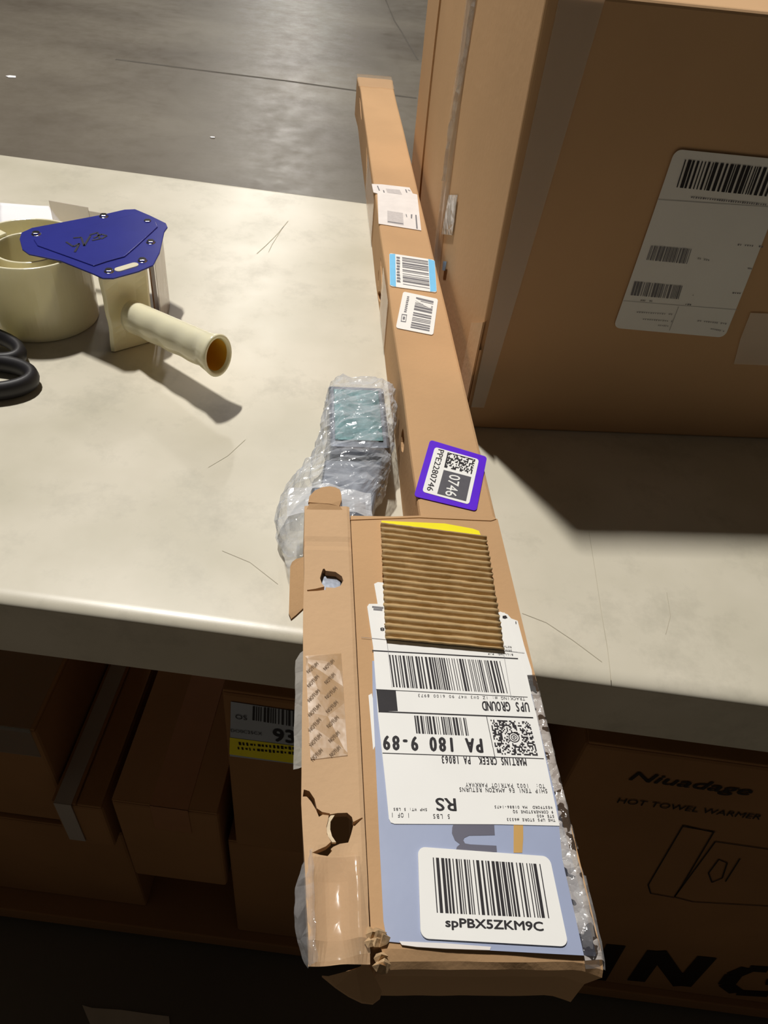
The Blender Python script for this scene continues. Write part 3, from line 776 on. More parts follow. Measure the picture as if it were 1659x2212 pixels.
cp = obj('corrugated_patch', corrugated(), FLUTE, parcel, smooth=True, label='torn patch showing ridged corrugation')
md = cp.modifiers.new('solid', 'SOLIDIFY'); md.thickness = .0006; md.offset = -1
# crumpled tape with smeared ink along the right edge
bm = bmesh.new(); prev = None
for i in range(90):
    y = .004 + .170 * i / 89; row = []
    for k in range(8):
        u = k / 7
        xl = -.0056 - .0042 * max(0, min(1, (.085 - y) / .03)); x = xl + (.0022 - xl) * u
        z = HT + .0005 + (.0005 +   .0014 * abs(noise.noise((x * 220, y * 110, 3)))) * min(1, u * 1.6) - (.006 * max(0, u - .7) / .3)
        x += .0010 * noise.noise((y * 120, u * 3, 7)) * u
        row.append(bm.verts.new((x, y, z)))
    if prev:
        for k in range(7): bm.faces.new((prev[k], prev[k + 1], row[k + 1], row[k]))
    prev = row
def edge_tape_material():
    m = film('inked_tape', (190, 186, 186), .7, .97, .14, .5, 120., .7)
    nt = m.node_tree; b = nt.nodes['Principled BSDF']
    tc = [n for n in nt.nodes if n.type == 'TEX_COORD'][0]
    n = nt.nodes.new('ShaderNodeTexNoise'); n.inputs['Scale'].default_value = 95; n.inputs['Detail'].default_value = 2
    r = nt.nodes.new('ShaderNodeValToRGB'); r.color_ramp.interpolation = 'CONSTANT'
    e = r.color_ramp.elements; e[0].position = 0; e[0].color = lin(52, 48, 48) + (1,); e[1].position = .46; e[1].color = lin(188, 182, 178) + (1,)
    k = e.new(.56); k.color = lin(206, 202, 198) + (1,)
    nt.links.new(tc.outputs['Object'], n.inputs['Vector']); nt.links.new(n.outputs['Fac'], r.inputs['Fac']); nt.links.new(r.outputs['Color'], b.inputs['Base Color'])
    return m
obj('edge_tape', bm, edge_tape_material(), parcel, smooth=True, label='crumpled shiny tape with smeared black ink along the right edge')
bm = bmesh.new(); prev = None                            # shiny wrap at the near right corner
for i in range(12):
    row = []
    for k in range(9):
        u = k / 8; y = .001 + .045 * i / 11
        x = -.0095 + .0118 * u; z = HT + .0012 - .012 * max(0, u - .6) ** 1.2 - .0040 * max(0, (.012 - y) / .011) + .002 * abs(noise.noise((x * 150, y * 150, 4)))
        row.append(bm.verts.new((x, y, z)))
    if prev:
        for k in range(8): bm.faces.new((prev[k], prev[k + 1], row[k + 1], row[k]))
    prev = row
obj('corner_tape', bm, TAPE_GLOSS, parcel, smooth=True, label='shiny tape bunched at the near right corner')
# tape on the narrow compartment
def drape(name, pts, m, lift=.0005, n=14, mm=6, label=None, wr=.0004):
    f = quad_map(pts); bm = bmesh.new(); g = []
    for j in range(n + 1):
        g.append([])
        for i in range(mm + 1):
            p = f(i / mm, j / n); g[-1].append(bm.verts.new((p.x, p.y, pz(p.x, p.y) + lift + wr * abs(noise.noise((p.x * 160, p.y * 90, 3))))))
    for j in range(n):
        for i in range(mm): bm.faces.new((g[j][i], g[j][i + 1], g[j + 1][i + 1], g[j + 1][i]))
    return obj(name, bm, m, parcel, smooth=True, label=label)
pt = drape('printed_tape', [(-0.1488,0.1154), (-0.1269,0.1178), (-0.1289,0.1910), (-0.1523,0.1884)], TAPE_BROWN, label='tan tape printed with small slanted words')
bm = bmesh.new()
for k in range(7):
    for a, b in (((285 + 6 * k, 1175 + 133 * k), (385 + 4 * k, 1095 + 133 * k)), ((440 + 8 * k, 1150 + 133 * k), (535 + 7 * k, 1070 + 133 * k))):
        pass
TAPE_WORDS = [((-0.1502,0.1750), (-0.1437,0.1818)), ((-0.1393,0.1770), (-0.1333,0.1842)), ((-0.1497,0.1644), (-0.1434,0.1721)), ((-0.1387,0.1668), (-0.1329,0.1737)), ((-0.1494,0.1538), (-0.1429,0.1616)), ((-0.1386,0.1560), (-0.1319,0.1635)), ((-0.1491,0.1436), (-0.1425,0.1510)), ((-0.1381,0.1460), (-0.1316,0.1533)), ((-0.1488,0.1335), (-0.1423,0.1412)), ((-0.1377,0.1359), (-0.1314,0.1426)), ((-0.1482,0.1238), (-0.1420,0.1308)), ((-0.1368,0.1261), (-0.1310,0.1322)), ((-0.1474,0.1147), (-0.1414,0.1208)), ((-0.1363,0.1169), (-0.1307,0.1225))]
for a, b in TAPE_WORDS:
    text(bm, 'NOTUM', a, b, .0024, lambda x, y: pz(x, y) + .0012, .01)
obj('printed_text', bm, mat('brown_ink', (128, 100, 66), .6), pt)
bm = bmesh.new(); prev = None                            # loose tape end sticking out on the left
for i in range(14):
    t = i / 13; y = .195 - .083 * t
    row = [bm.verts.new((-.1525 - .0062 * u - .0008 * noise.noise((y * 90, u, 2)) + (.003 * u if i == 0 else 0), y, .0655 - .004 * u + .001 * noise.noise((y * 120, u * 3, 5)))) for u in (0, .5, 1)]
    if prev:
        for k in range(2): bm.faces.new((prev[k], prev[k + 1], row[k + 1], row[k]))
    prev = row
obj('loose_tape', bm, TAPE_MILKY, parcel, smooth=True, label='loose milky tape end at the left edge')
drape('clear_tape', [(-0.1473,0.0085), (-0.1188,0.0111), (-0.1223,0.0592), (-0.1483,0.0599)], TAPE_CLEAR, .0006, 16, 10, 'clear shiny tape over the crushed end', .0012)
bm = bmesh.new(); prev = None                            # bunched tape bulging over the left edge near the viewer
for i in range(24):
    t = i / 23; y = .008 + .055 * t; row = []
    for k in range(6):
        u = k / 5; bulge = .0065 * math.sin(math.pi * min(1, t * 1.05)) ** .7
        row.append(bm.verts.new((-.1455 - .002 * t - (.004 + bulge) * u + .0012 * noise.noise((y * 140, u * 2, 9)), y, .0690 - .010 * u ** 2 + .0015 * noise.noise((y * 160, u * 4, 2)))))
    if prev:
        for k in range(5): bm.faces.new((prev[k], prev[k + 1], row[k + 1], row[k]))
    prev = row
obj('bunched_tape', bm, TAPE_GLOSS, parcel, smooth=True, label='bunched tape over the left edge')

# --- three labels further along
bm = bmesh.new(); prism(bm, [(-0.0655,0.9841), (-0.0512,0.9851), (-0.0121,0.9808), (-0.0094,0.9606), (-0.0035,0.9581), (-0.0092,0.8441), (-0.0636,0.8560), (-0.0594,0.9521), (-0.0647,0.9553)][::-1], HT - .0002, HT + .0005)
la = obj('scuffed_label', bm, PAPER_OLD, parcel, label='scuffed white label torn at the top')
ZA = HT + .00065
bm = bmesh.new(); flat(bm, [(-0.0494,0.8976), (-0.0290,0.8933), (-0.0309,0.8561), (-0.0519,0.8608)], ZA); flat(bm, [(-0.0466,0.9707), (-0.0271,0.9699), (-0.0250,0.9539), (-0.0453,0.9572)], ZA)
obj('faint_print', bm, mat('grey_print', (196, 190, 188), .6, .08, 400.), la)
bm = bmesh.new()
flat(bm, [(-0.0127,0.8902), (-0.0109,0.8904), (-0.0134,0.8477), (-0.0153,0.8483)], ZA); flat(bm, [(-0.0185,0.8910), (-0.0164,0.8908), (-0.0181,0.8778), (-0.0196,0.8786)], ZA); flat(bm, [(-0.0255,0.8907), (-0.0243,0.8896), (-0.0242,0.8810), (-0.0252,0.8816)], ZA)
line(bm, (-0.0512,0.8637), (-0.0313,0.8596), .0025, ZA + .0001)
for a, b in (((-0.0578,0.9784), (-0.0560,0.9622)), ((-0.0503,0.9645), (-0.0497,0.9565)), ((-0.0184,0.9728), (-0.0177,0.9619)), ((-0.0151,0.9720), (-0.0123,0.9683))): line(bm, a, b, .0016, ZA)
obj('dark_print', bm, INK_GREY, la)
bm = bmesh.new(); sheet(bm, [(-0.0605,0.6933), (-0.0075,0.6842), (-0.0009,0.7641), (-0.0554,0.7751)], HT + .0005, .0006, .05, 4, 1.)
lb = obj('blue_edged_label', bm, PAPER, parcel, label='white label with sky blue bands at both ends')
qf = quad_map([(-0.0605,0.6933), (-0.0075,0.6842), (-0.0009,0.7641), (-0.0554,0.7751)])
bm = bmesh.new()
for u0, u1 in ((.004, .13), (.86, .996)): flat(bm, [qf(u0, .03), qf(u1, .0), qf(u1, 1), qf(u0, .97)] if u0 < .5 else [qf(u0, 0), qf(u1, .03), qf(u1, .97), qf(u0, 1)], ZA)
obj('blue_band', bm, SKYBLUE, lb)
bm = bmesh.new(); bars(bm, [qf(.28, .93), qf(.28, .1), qf(.85, .08), qf(.85, .93)], 46, ZA, 41); obj('barcode', bm, INK_GREY, lb)
bm = bmesh.new(); rnd = random.Random(8)
for k in range(9):
    v = .14 + .09 * k; flat(bm, [qf(.145 + .02 * rnd.random(), v), qf(.215 + .02 * rnd.random(), v), qf(.215 + .02 * rnd.random(), v + .055 + .02 * rnd.random()), qf(.145 + .02 * rnd.random(), v + .06)], ZA)
obj('dark_print', bm, INK_GREY, lb)
qc = [(-0.0606,0.6040), (-0.0219,0.5930), (-0.0077,0.6699), (-0.0461,0.6825)]
bm = bmesh.new(); sheet(bm, qc, HT + .0005, .0006, .06, 4, 1.)
lc = obj('tilted_label', bm, PAPER, parcel, label='white label with tilted barcode')
qf = quad_map(qc)
bm = bmesh.new(); bars(bm, [(-0.0324,0.6712), (-0.0449,0.6054), (-0.0252,0.5998), (-0.0134,0.6640)], 44, ZA, 42); obj('barcode', bm, INK_GREY, lc)
bm = bmesh.new(); rnd = random.Random(9)
for k in range(9):
    v = .44 + .052 * k; flat(bm, [qf(.13, v), qf(.19 + .02 * rnd.random(), v), qf(.19 + .02 * rnd.random(), v + .034), qf(.13 + .02 * rnd.random(), v + .034)], ZA)
f2 = quad_map([(-0.0544,0.6168), (-0.0489,0.6158), (-0.0461,0.6320), (-0.0518,0.6328)])
for (u0, v0, u1, v1) in ((0, 0, 1, .12), (0, .88, 1, 1), (0, .12, .12, .88), (.88, .12, 1, .88), (.3, .3, .7, .7)): flat(bm, [f2(u0, v0), f2(u1, v0), f2(u1, v1), f2(u0, v1)], ZA)
obj('dark_print', bm, INK_GREY, lc)
bm = bmesh.new()  # white glints on the label, painted as flat paper-white patches
for pp in ([(-0.0334,0.6675), (-0.0281,0.6628), (-0.0290,0.6575), (-0.0343,0.6630)], [(-0.0254,0.6587), (-0.0175,0.6526), (-0.0183,0.6474), (-0.0262,0.6535)]): flat(bm, pp, ZA + .0002)
obj('painted_glint', bm, PAPER, lc)

# ------------------------------------------------------------------ steel bracket in a clear bag
PM = Matrix.Translation(PAR) @ Matrix.Rotation(YP, 4, 'Z')
bag_at = PM @ Vector((-.115, .46, 0))
br = thing('metal_bracket', 'zinc plated square steel bracket inside the clear bag beside the parcel', 'hardware', bag_at, YP)
def rel(bm):
    for v in bm.verts: v.co -= Vector((-.115, .46, 0))
    return bm
bm = bmesh.new(); box(bm, -.132, -.077, .428, .522, .006, .048); obj('bracket_head', rel(bm), STEEL, br, bevel=.003)
bm = bmesh.new(); box(bm, -.127, -.083, .436, .514, .0482, .0496); obj('top_plate', rel(bm), mat('bright_zinc', (140, 178, 182), .28, .35, 45., .4, 60., metal=.6), br, bevel=.001)
bm = bmesh.new(); prism(bm, [(-.146, .34), (-.098, .345), (-.082, .425), (-.136, .425)], .006, .036); obj('bracket_arm', rel(bm), STEEL, br, bevel=.003)
bm = bmesh.new(); box(bm, -.1490, -.1245, .17, .36, .008, .0612); obj('square_post', rel(bm), STEEL, br, bevel=.003)
def bag_mesh():
    bm = bmesh.new()
    st = [(.534, -.130, -.070, .048), (.531, -.131, -.0675, .052), (.518, -.1325, -.0665, .054), (.500, -.134, -.066, .055), (.48, -.1365, -.068, .055), (.458, -.139, -.070, .054), (.44, -.145, -.0735, .050), (.422, -.151, -.0765, .046),
          (.405, -.162, -.0805, .045), (.39, -.170, -.086, .044), (.376, -.1745, -.092, .042), (.362, -.1765, -.1005, .040), (.348, -.1755, -.108, .036), (.336, -.172, -.117, .032)]
    nk = 56; rows = []
    fine = []
    for p, q in zip(st, st[1:]):
        m = max(1, int(abs(p[0] - q[0]) / .0042))
        for k in range(m): fine.append(tuple(u + (v - u) * k / m for u, v in zip(p, q)))
    fine.append(st[-1])
    for i, (y, a, b, h) in enumerate(fine):
        row = []; cx = (a + b) / 2; rx = (b - a) / 2
        for k in range(nk):
            t = 2 * math.pi * k / nk; c, s = math.cos(t), math.sin(t)
            e = .55
            X = cx + rx * math.copysign(abs(c) ** e, c); Z = .001 + h / 2 + h / 2 * math.copysign(abs(s) ** e, s)
            q = noise.noise((X * 55, y * 55, Z * 55)); q2 = noise.noise((X * 130, y * 130, Z * 90 + 4))
            d = .0052 * (abs(q) - .18) + .0030 * (abs(q2) - .2) + .0014 * noise.noise((X * 260, y * 260, Z * 260))
            X += d * c * 1.0; Z = max(.0012, Z + d * (1 if s > 0 else 0))
            row.append(bm.verts.new((X, y + .003 * q2, Z)))
        rows.append(row)
    for p, r in zip(rows, rows[1:]):
        for k in range(nk):
            bm.faces.new((p[k], p[(k + 1) % nk], r[(k + 1) % nk], r[k]))
    fc = bm.faces.new(rows[0])
    bmesh.ops.poke(bm, faces=[fc])
    return bm
bag = thing('plastic_bag', 'crumpled clear plastic bag around the steel bracket, squeezed against the parcel', 'bag', bag_at, YP)
bg = obj('bag_film', rel(bag_mesh()), BAG, bag, smooth=False)
bm = bmesh.new(); prev = None                            # spare film hanging loose by the compartment
for i in range(14):
    t = i / 13; row = []
    y = .345 - .062 * t
    for k in range(7):
        u = k / 6; x = -.157 - (.018 * (1 - t) ** .8 + .0015) * u
        row.append(bm.verts.new((x, y, .045 - .040 * t - .012 * u * (1 - t) + .004 * noise.noise((x * 90, y * 90, 2)) + .003)))
    if prev:
        for k in range(6): bm.faces.new((prev[k], prev[k + 1], row[k + 1], row[k]))
    prev = row
obj('bag_mouth', rel(bm), BAG, bag)
bm = bmesh.new(); prev = None                            # frosted doubled film round the tuck tab
for i in range(9):
    t = i / 8; row = []
    for k in range(15):
        u = k / 14; x = -.168 + .070 * u; y = .338 + .042 * t - .02 * abs(u - .45) * t
        row.append(bm.verts.new((x, y, .046 + .010 * math.sin(math.pi * u) * (1 - t) + .004 * noise.noise((x * 70, y * 70, 6)))))
    if prev:
        for k in range(14): bm.faces.new((prev[k], prev[k + 1], row[k + 1], row[k]))
    prev = row
obj('bag_fold', rel(bm), film('frosted_bag_film', (214, 216, 220), .45, .95, .2, .5, 50., .8), bag)

# ------------------------------------------------------------------ tape gun lying on its side
GX, GY = -.417, .757
gun = thing('tape_dispenser', 'cream tape gun with a blue side plate lying on the table', 'tape dispenser', (GX, GY, TZ))
G = lambda p: (p[0] - GX, p[1] - GY)
PH = .088
bm = bmesh.new(); ring_wall(bm, .0572, .060, .0005, PH - .001, 72); obj('tape_drum', bm, CREAM, gun, smooth=False, bevel=.0008)
bm = bmesh.new(); ring_wall(bm, .034, .0365, .0015, PH - .006, 56); ring_wall(bm, .0365, .0572, .0015, .004, 56)
obj('drum_hub', bm, CREAM, gun, bevel=.0006)
bm = bmesh.new()                                          # curved lip joining drum and hub on the left
ring_wall(bm, .0365, .0572, PH - .012, PH - .003, 20, math.radians(150), math.radians(205)); obj('drum_lip', bm, CREAM, gun)
plate_pts = [G(p) for p in ((-0.4251,0.7574), (-0.4291,0.7713), (-0.4233,0.7861), (-0.3970,0.8103), (-0.3636,0.8413), (-0.3468,0.8599), (-0.3354,0.8649), (-0.3138,0.8534), (-0.2919,0.8398), (-0.2869,0.8301), (-0.2869,0.8178), (-0.2770,0.7681), (-0.2751,0.7391), (-0.2850,0.7226), (-0.3044,0.7018), (-0.3143,0.6990), (-0.3271,0.7055), (-0.3674,0.7229), (-0.4024,0.7276), (-0.4126,0.7355))][::-1]
bm = bmesh.new(); prism(bm, plate_pts, PH, PH + .0018); obj('side_plate', bm, BLUE, gun, bevel=.0006, label='glossy blue side plate')
raised = [G(p) for p in ((-0.4102,0.7584), (-0.3879,0.7809), (-0.3578,0.8169), (-0.3328,0.8485), (-0.3019,0.8367), (-0.2967,0.8256), (-0.3035,0.7753), (-0.3079,0.7476), (-0.3211,0.7328), (-0.3309,0.7193), (-0.3598,0.7305), (-0.4008,0.7460))][::-1]
bm = bmesh.new(); prism(bm, raised, PH + .0012, PH + .0030); obj('plate_boss', bm, BLUE, gun, bevel=.0012, seg=3, label='raised centre of the blue plate')
bm = bmesh.new()
for pl in (((-0.3759,0.7611), (-0.3651,0.7530), (-0.3617,0.7616), (-0.3591,0.7417)), ((-0.3724,0.7719), (-0.3654,0.7760), (-0.3552,0.7578), (-0.3575,0.7823)), ((-0.3589,0.7839), (-0.3531,0.7916), (-0.3456,0.7781), (-0.3520,0.7722)), ((-0.3524,0.7780), (-0.3479,0.7892), (-0.3412,0.7873), (-0.3441,0.7785))):
    for p, q in zip(pl, pl[1:]): line(bm, G(p), G(q), .0022, PH + .0034)
obj('marker_scribble', bm, MARKER, gun, label='black marker scribble')
for p in ((-0.4132,0.7723), (-0.3619,0.8356), (-0.3115,0.8358), (-0.2930,0.7882), (-0.2884,0.7452), (-0.3131,0.7139)):
    x, y = G(p); bm = bmesh.new()
    prism(bm, [(x + .0042 * math.cos(k * math.pi / 3 + .3), y + .0042 * math.sin(k * math.pi / 3 + .3)) for k in range(6)], PH + .001, PH + .0042)
    prism(bm, [(x + .0052 * math.cos(k * math.pi / 8), y + .0052 * math.sin(k * math.pi / 8)) for k in range(16)], PH + .001, PH + .0022)
    obj('bolt', bm, CHROME, gun, bevel=.0005)
a, b = Vector(G((-0.3050,0.7197))), Vector(G((-0.2933,0.7337))); d = (b - a).normalized(); p = Vector((-d.y, d.x)) * .0042
bm = bmesh.new(); pts = []
for ctr, s in ((b, 0), (a, 180)):
    for k in range(9):
        an = math.radians(-90 + 180 * k / 8 + s); pts.append(tuple(ctr + d * .0042 * math.cos(an) + p.normalized() * .0042 * math.sin(an)))
prism(bm, pts, PH + .001, PH + .0026); obj('slot_tab', bm, CREAM, gun, label='cream tab through the slot')
# body channel under the plate
fa, fb = Vector(G((-.3180, .6985))), Vector(G((-.2790, .7345)))
d = (fb - fa).normalized(); nb = Vector((-d.y, d.x))       # nb points back and left
def channel():
    bm = bmesh.new(); rows = []
    nz = 12
    for j in range(nz + 1):
        z = .0008 + (PH - .0008) * j / nz; t = j / nz
        waist = .0035 * math.sin(math.pi * t) ** 2
        L = fa + d * (waist * .8 - .002 * math.exp(-((t - .55) / .15) ** 2)); R = fb + d * (-waist * .3)
        row = []
        for (pt, off) in ((L + d * .004, .012), (L, .003), (L + d * .003, 0), (L.lerp(R, .35), .004 * math.sin(math.pi * t)), (L.lerp(R, .7), .003 * math.sin(math.pi * t)), (R - d * .003, 0), (R, .003), (R, .030)):
            q = pt + nb * off; row.append(bm.verts.new((q.x, q.y, z)))
        for (pt, off) in ((R - d * .003, .030), (R - d * .003, .008), (L + d * .006, .008), (L + d * .006, .012)):
            q = pt + nb * off; row.append(bm.verts.new((q.x, q.y, z)))
        rows.append(row)
    n = len(rows[0])
    for r, s in zip(rows, rows[1:]):
        for k in range(n): bm.faces.new((r[k], r[(k + 1) % n], s[(k + 1) % n], s[k]))
    for r in (rows[0], rows[-1]):
        fc = bm.faces.new(r); bmesh.ops.triangulate(bm, faces=[fc])
    return bm
obj('body_channel', channel(), CREAM, gun, smooth=False, bevel=.0008)
# handle: hollow flared grip with finger grooves below
def grip():
    h0 = Vector((G((-.2935, .709)) + (.043,))); h1 = Vector((G((-.1835, .6395)) + (.0555,)))
    ax = (h1 - h0).normalized(); side = Vector((0, 0, 1)).cross(ax).normalized(); upv = ax.cross(side).normalized()
    bm = bmesh.new(); rows = []; N = 30; n = 36
    prof = []
    for i in range(N + 1):
        t = i / N
        r = .0162 + .0010 * t + (.0030 * max(0, (t - .86) / .14) ** 1.5)
        prof.append((t, r, 0))
    prof += [(1.008, .0190, 0), (1.004, .0165, 0)] + [(1 - .93 * k / 6, .0152 - .0022 * k / 6, 1) for k in range(1, 7)]
    for t, r, inner in prof:
        row = []
        for k in range(n):
            a = 2 * math.pi * k / n; c, s = math.cos(a), math.sin(a)
            rr = r * 1.0
            if not inner and t < .9:
                rr -= .0014 * max(0, -c) * (.5 - .5 * math.cos(2 * math.pi * 4 * t))      # finger grooves on the near side
            q = h0 + (h1 - h0) * t + side * (rr * .92 * c) + upv * (rr * 1.12 * s)
            row.append(bm.verts.new(q))
        rows.append(row)
    for p_, q_ in zip(rows, rows[1:]):
        for k in range(n): bm.faces.new((p_[k], p_[(k + 1) % n], q_[(k + 1) % n], q_[k]))
    bm.faces.new(rows[0]); bm.faces.new(rows[-1])
    return bm
obj('handle', grip(), CREAM, gun, smooth=True, label='hollow flared grip')
def bore():  # added liner; its amber colour stands in for light passing through the grip
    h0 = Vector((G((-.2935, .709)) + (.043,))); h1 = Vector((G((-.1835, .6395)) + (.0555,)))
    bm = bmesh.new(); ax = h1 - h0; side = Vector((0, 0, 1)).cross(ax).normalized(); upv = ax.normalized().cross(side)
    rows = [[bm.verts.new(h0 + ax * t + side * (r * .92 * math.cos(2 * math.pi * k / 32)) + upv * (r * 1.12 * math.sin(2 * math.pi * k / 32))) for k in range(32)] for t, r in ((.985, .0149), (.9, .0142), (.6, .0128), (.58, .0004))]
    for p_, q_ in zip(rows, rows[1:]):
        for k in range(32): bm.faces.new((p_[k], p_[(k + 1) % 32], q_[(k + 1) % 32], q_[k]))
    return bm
obj('bore_glow_liner', bore(), mat('painted_inner_glow', (232, 184, 62), .5, .04, 40.), gun, smooth=True, label='added liner in the grip, coloured amber for light through the plastic')
# clear guards and the blade bracket
def upright(name, a, b, z0, z1, m, th=.0012, label=None):
    a = Vector(a); b = Vector(b); q = (b - a).normalized(); p = Vector((-q.y, q.x)) * th
    bm = bmesh.new(); prism(bm, [a, b, b + p, a + p], z0, z1); obj(name, bm, m, gun, label=label)
upright('tape_guard', G((-0.4318,0.8520)), G((-0.3847,0.8475)), .062, .092, GUARD, label='clear plastic guard behind the plate')
upright('tape_guard', G((-0.3847,0.8475)), G((-0.3449,0.8447)), .062, .088, GUARD, label='clear plastic guard behind the plate')
upright('blade_guard', G((-.2760, .7480)), G((-.2885, .8150)), .001, PH - .001, GUARD, label='clear plastic strip under the plate')
upright('blade_bracket', G((-.2790, .7400)), G((-.2860, .7700)), .010, PH, mat('bracket_metal', (120, 92, 74), .35, .1, 60., metal=.8), .0016, label='brown metal blade bracket')
bm = bmesh.new(); ring_wall(bm, .0, .006, .004, PH - .002, 20)
for v in bm.verts: v.co += Vector(G((-.345, .815)) + (0,))
obj('guide_roller', bm, CHROME, gun)

# ------------------------------------------------------------------ scissors, paper
sc = thing('scissors', 'black handled scissors lying on the table in front of the tape gun', 'scissors', (-.437, .624, TZ))
def loop(cx, cy, rx, ry, rot, r, z):
    pts = []
    bm = bmesh.new(); N = 40; n = 10; rows = []
    for i in range(N):
        a = 2 * math.pi * i / N; x, y = rx * math.cos(a), ry * math.sin(a)
        ctr = Vector((cx + x * math.cos(rot) - y * math.sin(rot), cy + x * math.sin(rot) + y * math.cos(rot), z))
        nx, ny = math.cos(a) / rx, math.sin(a) / ry; l = math.hypot(nx, ny); nx /= l; ny /= l
        nn = Vector((nx * math.cos(rot) - ny * math.sin(rot), nx * math.sin(rot) + ny * math.cos(rot), 0))
        rows.append([bm.verts.new(ctr + nn * r * .8 * math.cos(t) + Vector((0, 0, r * 1.15 * math.sin(t)))) for t in [2 * math.pi * k / n for k in range(n)]])
    for i in range(N):
        p, q = rows[i], rows[(i + 1) % N]
        for k in range(n): bm.faces.new((p[k], p[(k + 1) % n], q[(k + 1) % n], q[k]))
    return bm
bm = loop(.019, -.010, .047, .0255, math.radians(8), .0088, .0105)
tube(bm, [(-.015, -.018, .012), (-.04, -.010, .012), (-.075, .004, .011)], [.007, .009, .006], 10)
obj('handle', bm, BLACK, sc, smooth=True)
bm = loop(-.002, .040, .042, .0205, math.radians(-18), .0082, .0125)
tube(bm, [(-.03, .036, .014), (-.05, .026, .014), (-.08, .012, .013)], [.0065, .008, .006], 10)
tube(bm, [(.012, .030, .012), (.000, .022, .011), (-.022, .013, .011)], [.006, .007, .006], 10)
obj('handle', bm, BLACK, sc, smooth=True)
for z, a, b in ((.010, (-.075, .004), (-.20, .045)), (.0125, (-.08, .012), (-.21, .020))):
    a = Vector(a); b = Vector(b); q = (b - a).normalized(); p = Vector((-q.y, q.x)) * .007
    bm = bmesh.new(); prism(bm, [a - p, b, b + p * .3, a + p], z - .001, z + .001); obj('blade', bm, STEEL, sc)
bm = bmesh.new(); prism(bm, [(-.088 + .005 * math.cos(k * math.pi / 8), .010 + .005 * math.sin(k * math.pi / 8)) for k in range(16)], .008, .016); obj('pivot_screw', bm, CHROME, sc)

bm = bmesh.new(); f = quad_map([(-0.5405,0.9149), (-0.4667,0.9587), (-0.5225,1.0279), (-0.5880,1.0193)]); g = []
for j_ in range(11):
    g.append([])
    for i in range(15):
        p = f(i / 14, j_ / 10); g[-1].append(bm.verts.new((p.x, p.y, TZ + .0015 + .012 * max(0, noise.noise((p.x * 12, p.y * 14, 3))) * (j_ / 10))))
for j_ in range(10):
    for i in range(14): bm.faces.new((g[j_][i], g[j_][i + 1], g[j_ + 1][i + 1], g[j_ + 1][i]))
pp = obj('paper_sheet', bm, WHITE, smooth=True)
tag(pp, 'creased white paper sheet lying behind the tape gun', 'paper')
md = pp.modifiers.new('solid', 'SOLIDIFY'); md.thickness = .0004

# ------------------------------------------------------------------ cartons stored under the bench
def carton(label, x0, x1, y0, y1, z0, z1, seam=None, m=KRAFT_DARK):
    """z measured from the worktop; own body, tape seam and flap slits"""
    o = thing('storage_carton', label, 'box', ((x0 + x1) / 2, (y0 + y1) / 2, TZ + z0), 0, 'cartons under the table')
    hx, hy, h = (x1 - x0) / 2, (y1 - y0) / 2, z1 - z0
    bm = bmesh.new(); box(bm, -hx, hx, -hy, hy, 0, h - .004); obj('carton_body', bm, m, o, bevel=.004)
    for s in (-1, 1):
        bm = bmesh.new()
        if s < 0: box(bm, -hx + .001, -.001, -hy + .001, hy - .001, h - .004, h)
        else: box(bm, .001, hx - .001, -hy + .001, hy - .001, h - .004, h)
        obj('top_flap', bm, m, o, bevel=.001)
    if seam:
        a, b = seam
        bm = bmesh.new(); box(bm, a - (x0 + x1) / 2, b - (x0 + x1) / 2, -hy - .0006, hy, h - .0002, h + .0006); box(bm, a - (x0 + x1) / 2, b - (x0 + x1) / 2, -hy - .0008, -hy, h - .06, h + .0006)
        return o, bm, h, hx, hy
    return o, None, h, hx, hy
# bottom layer on the shelf
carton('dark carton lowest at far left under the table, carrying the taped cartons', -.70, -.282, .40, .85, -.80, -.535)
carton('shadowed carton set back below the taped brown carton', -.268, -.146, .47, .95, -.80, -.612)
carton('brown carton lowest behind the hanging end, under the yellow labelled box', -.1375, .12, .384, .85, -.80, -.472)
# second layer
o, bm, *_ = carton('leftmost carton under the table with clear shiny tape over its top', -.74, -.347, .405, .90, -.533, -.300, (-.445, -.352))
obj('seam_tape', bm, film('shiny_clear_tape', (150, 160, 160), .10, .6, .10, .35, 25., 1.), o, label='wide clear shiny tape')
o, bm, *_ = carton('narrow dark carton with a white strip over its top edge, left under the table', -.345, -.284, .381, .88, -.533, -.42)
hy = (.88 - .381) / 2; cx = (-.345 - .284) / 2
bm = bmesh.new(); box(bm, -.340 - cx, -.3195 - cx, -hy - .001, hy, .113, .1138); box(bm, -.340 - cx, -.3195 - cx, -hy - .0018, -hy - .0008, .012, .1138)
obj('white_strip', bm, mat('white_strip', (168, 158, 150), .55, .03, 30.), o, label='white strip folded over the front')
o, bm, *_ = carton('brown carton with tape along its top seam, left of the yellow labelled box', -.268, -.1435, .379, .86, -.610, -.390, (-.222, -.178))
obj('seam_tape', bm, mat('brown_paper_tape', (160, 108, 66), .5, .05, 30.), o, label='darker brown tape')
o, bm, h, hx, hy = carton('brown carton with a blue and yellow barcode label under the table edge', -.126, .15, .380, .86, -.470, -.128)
CX, CZ = (-.126 + .15) / 2, -.470
def dq(p, d=0): return (p[0] - CX, -hy - d, p[1] - CZ)
def vquad(bm, pts, d):
    bm.faces.new([bm.verts.new(dq(p, d)) for p in pts])
bm = bmesh.new(); vquad(bm, [(-0.1231,-0.2490), (-0.0453,-0.2473), (-0.0477,-0.1467), (-0.1176,-0.1447)], .0008)
lab = obj('stock_label', bm, mat('pale_blue_label', (168, 176, 188), .5, .03, 40.), o, label='pale blue label with barcode and yellow band')
bm = bmesh.new(); vquad(bm, [(-0.1233,-0.2443), (-0.0453,-0.2453), (-0.0462,-0.2098), (-0.1214,-0.2105)], .0012); obj('yellow_band', bm, YELLOW, lab)
bm = bmesh.new()
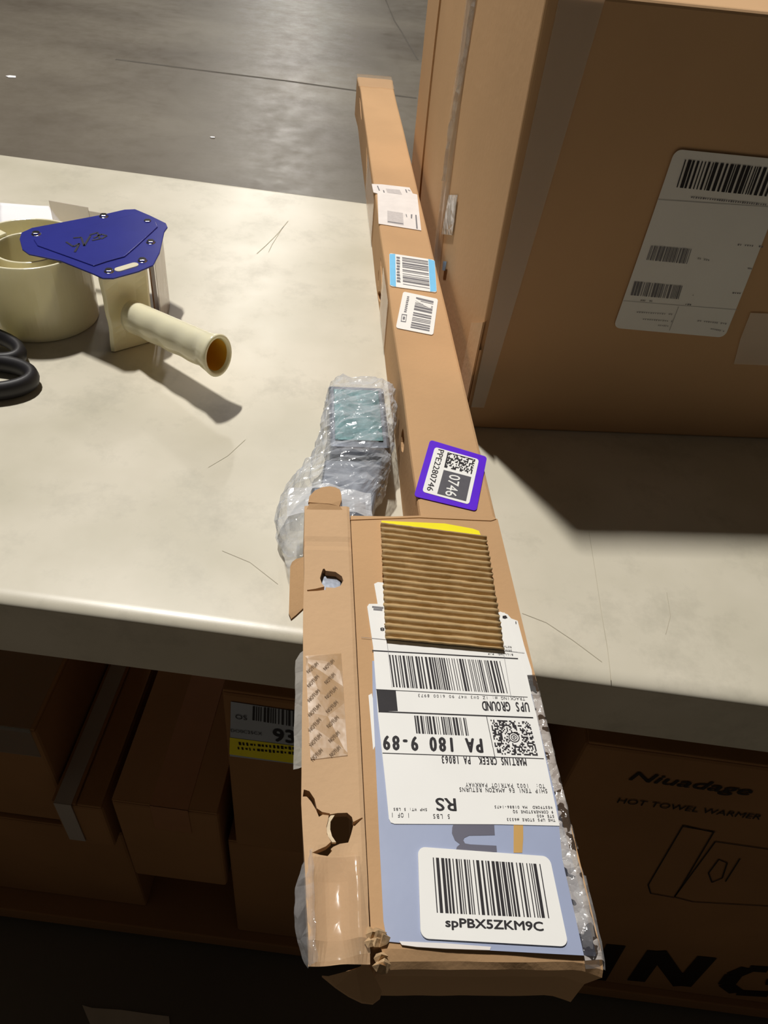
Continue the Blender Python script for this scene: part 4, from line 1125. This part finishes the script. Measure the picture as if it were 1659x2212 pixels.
fq2 = quad_map([(-0.0980,-0.1716), (-0.0506,-0.1736), (-0.0512,-0.1450), (-0.0969,-0.1468)]); rnd = random.Random(6); x = 0
while x < 44:
    wd = rnd.choice((1, 1, 2)); vquad(bm, [fq2(x / 44, 0), fq2((x + wd) / 44, 0), fq2((x + wd) / 44, 1), fq2(x / 44, 1)], .0014); x += wd + rnd.choice((1, 1, 2))
obj('barcode', bm, INK, lab)
bm = bmesh.new()
pl = lambda x, z: dq((x, z), .0015)
for s, a, b, hh, bo in (('93', (-0.0774,-0.2052), (-0.0569,-0.2045), .0235, .02), ('OS', (-0.1141,-0.1731), (-0.1029,-0.1729), .0080, 0), ('DO0C25CX', (-0.1195,-0.1987), (-0.0887,-0.1973), .0055, 0)):
    bm = bmesh.new(); text(bm, s, a, b, hh, 0, bo, pl); obj('printed_text', bm, INK, lab)
bm = bmesh.new(); rnd = random.Random(3)
def vline(a, b, wd, d):
    a = Vector(a); b = Vector(b); q = (b - a).normalized() * wd / 2; p = Vector((-q.y, q.x)); vquad(bm, [a - p, b - p, b + p, a + p], d)
for a, b in (((-0.1147,-0.2288), (-0.0556,-0.2241)), ((-0.1133,-0.2193), (-0.0557,-0.2145))):
    a = Vector(a); b = Vector(b)
    for i in range(15): vline(a.lerp(b, i / 15 + .01), a.lerp(b, i / 15 + .03 + .03 * rnd.random()), .003 + .003 * rnd.random(), .0016)
obj('small_print', bm, INK_BOX, lab)
# the towel warmer carton
o, bm, h, hx, hy = carton('large printed appliance carton under the table at right', .214, .72, .380, .90, -.80, -.134)
CX, CZ = (.214 + .72) / 2, -.80
pl = lambda x, z: dq((x, z), .0009)
bm = bmesh.new(); text(bm, 'Niuadage', (0.2691,-0.1899), (0.3852,-0.1895), .0165, 0, .02, pl, .25); obj('printed_name', bm, INK_BOX, o)
bm = bmesh.new(); text(bm, 'HOT TOWEL WARMER', (0.2723,-0.2382), (0.4163,-0.2340), .0105, 0, .006, pl)
obj('printed_text', bm, INK_BOX, o)
bm = bmesh.new()
for pl_ in (((0.3677,-0.4263), (0.3510,-0.2680), (0.3854,-0.2739), (0.4045,-0.4187), (0.4078,-0.4502)), ((0.3677,-0.4263), (0.3786,-0.4496), (0.4087,-0.4527)), ((0.4078,-0.4502), (0.3953,-0.2943), (0.4526,-0.2956), (0.4846,-0.2941)), ((0.4081,-0.4512), (0.4334,-0.4578), (0.5175,-0.4411), (0.5486,-0.4381)), ((0.4187,-0.3726), (0.4153,-0.3351), (0.4270,-0.3407), (0.4377,-0.3811), (0.4318,-0.3960), (0.4187,-0.3726)), ((0.4447,-0.3889), (0.4352,-0.3262)), ((0.3518,-0.2702), (0.3867,-0.2727))):
    for a, b in zip(pl_, pl_[1:]): vline(a, b, .0016, .0009)
obj('line_drawing', bm, INK_BOX, o)
bm = bmesh.new()
def stroke(pts, wd):
    for i, (a, b) in enumerate(zip(pts, pts[1:])): vline(a, b, wd, .0009 + .0001 * i)
stroke([(0.4127,-0.7917), (0.3942,-0.6365)], .026)
stroke([(0.4662,-0.7736), (0.4513,-0.6386), (0.5335,-0.7675), (0.5199,-0.6358)], .026)
stroke([(0.6118,-0.6528), (0.5874,-0.6580), (0.5798,-0.6924), (0.5875,-0.7364), (0.6149,-0.7641), (0.6568,-0.7538), (0.6652,-0.7403), (0.6529,-0.6943), (0.6303,-0.7017)], .024)
obj('large_lettering', bm, INK_BOX, o)

# torn paper on the floor
bm = bmesh.new(); prism(bm, [(-0.3448,0.2744), (-0.3290,0.2726), (-0.2871,0.2750), (-0.2401,0.2745), (-0.2161,0.2749), (-0.2026,0.2452), (-0.3027,0.2284), (-0.3240,0.2516)], .0006, .002)
tag(obj('paper_scrap', bm, mat('grey_scrap_paper', (196, 184, 166), .8, .06, 40.)), 'torn pale paper scrap on the floor under the bottom left', 'litter')
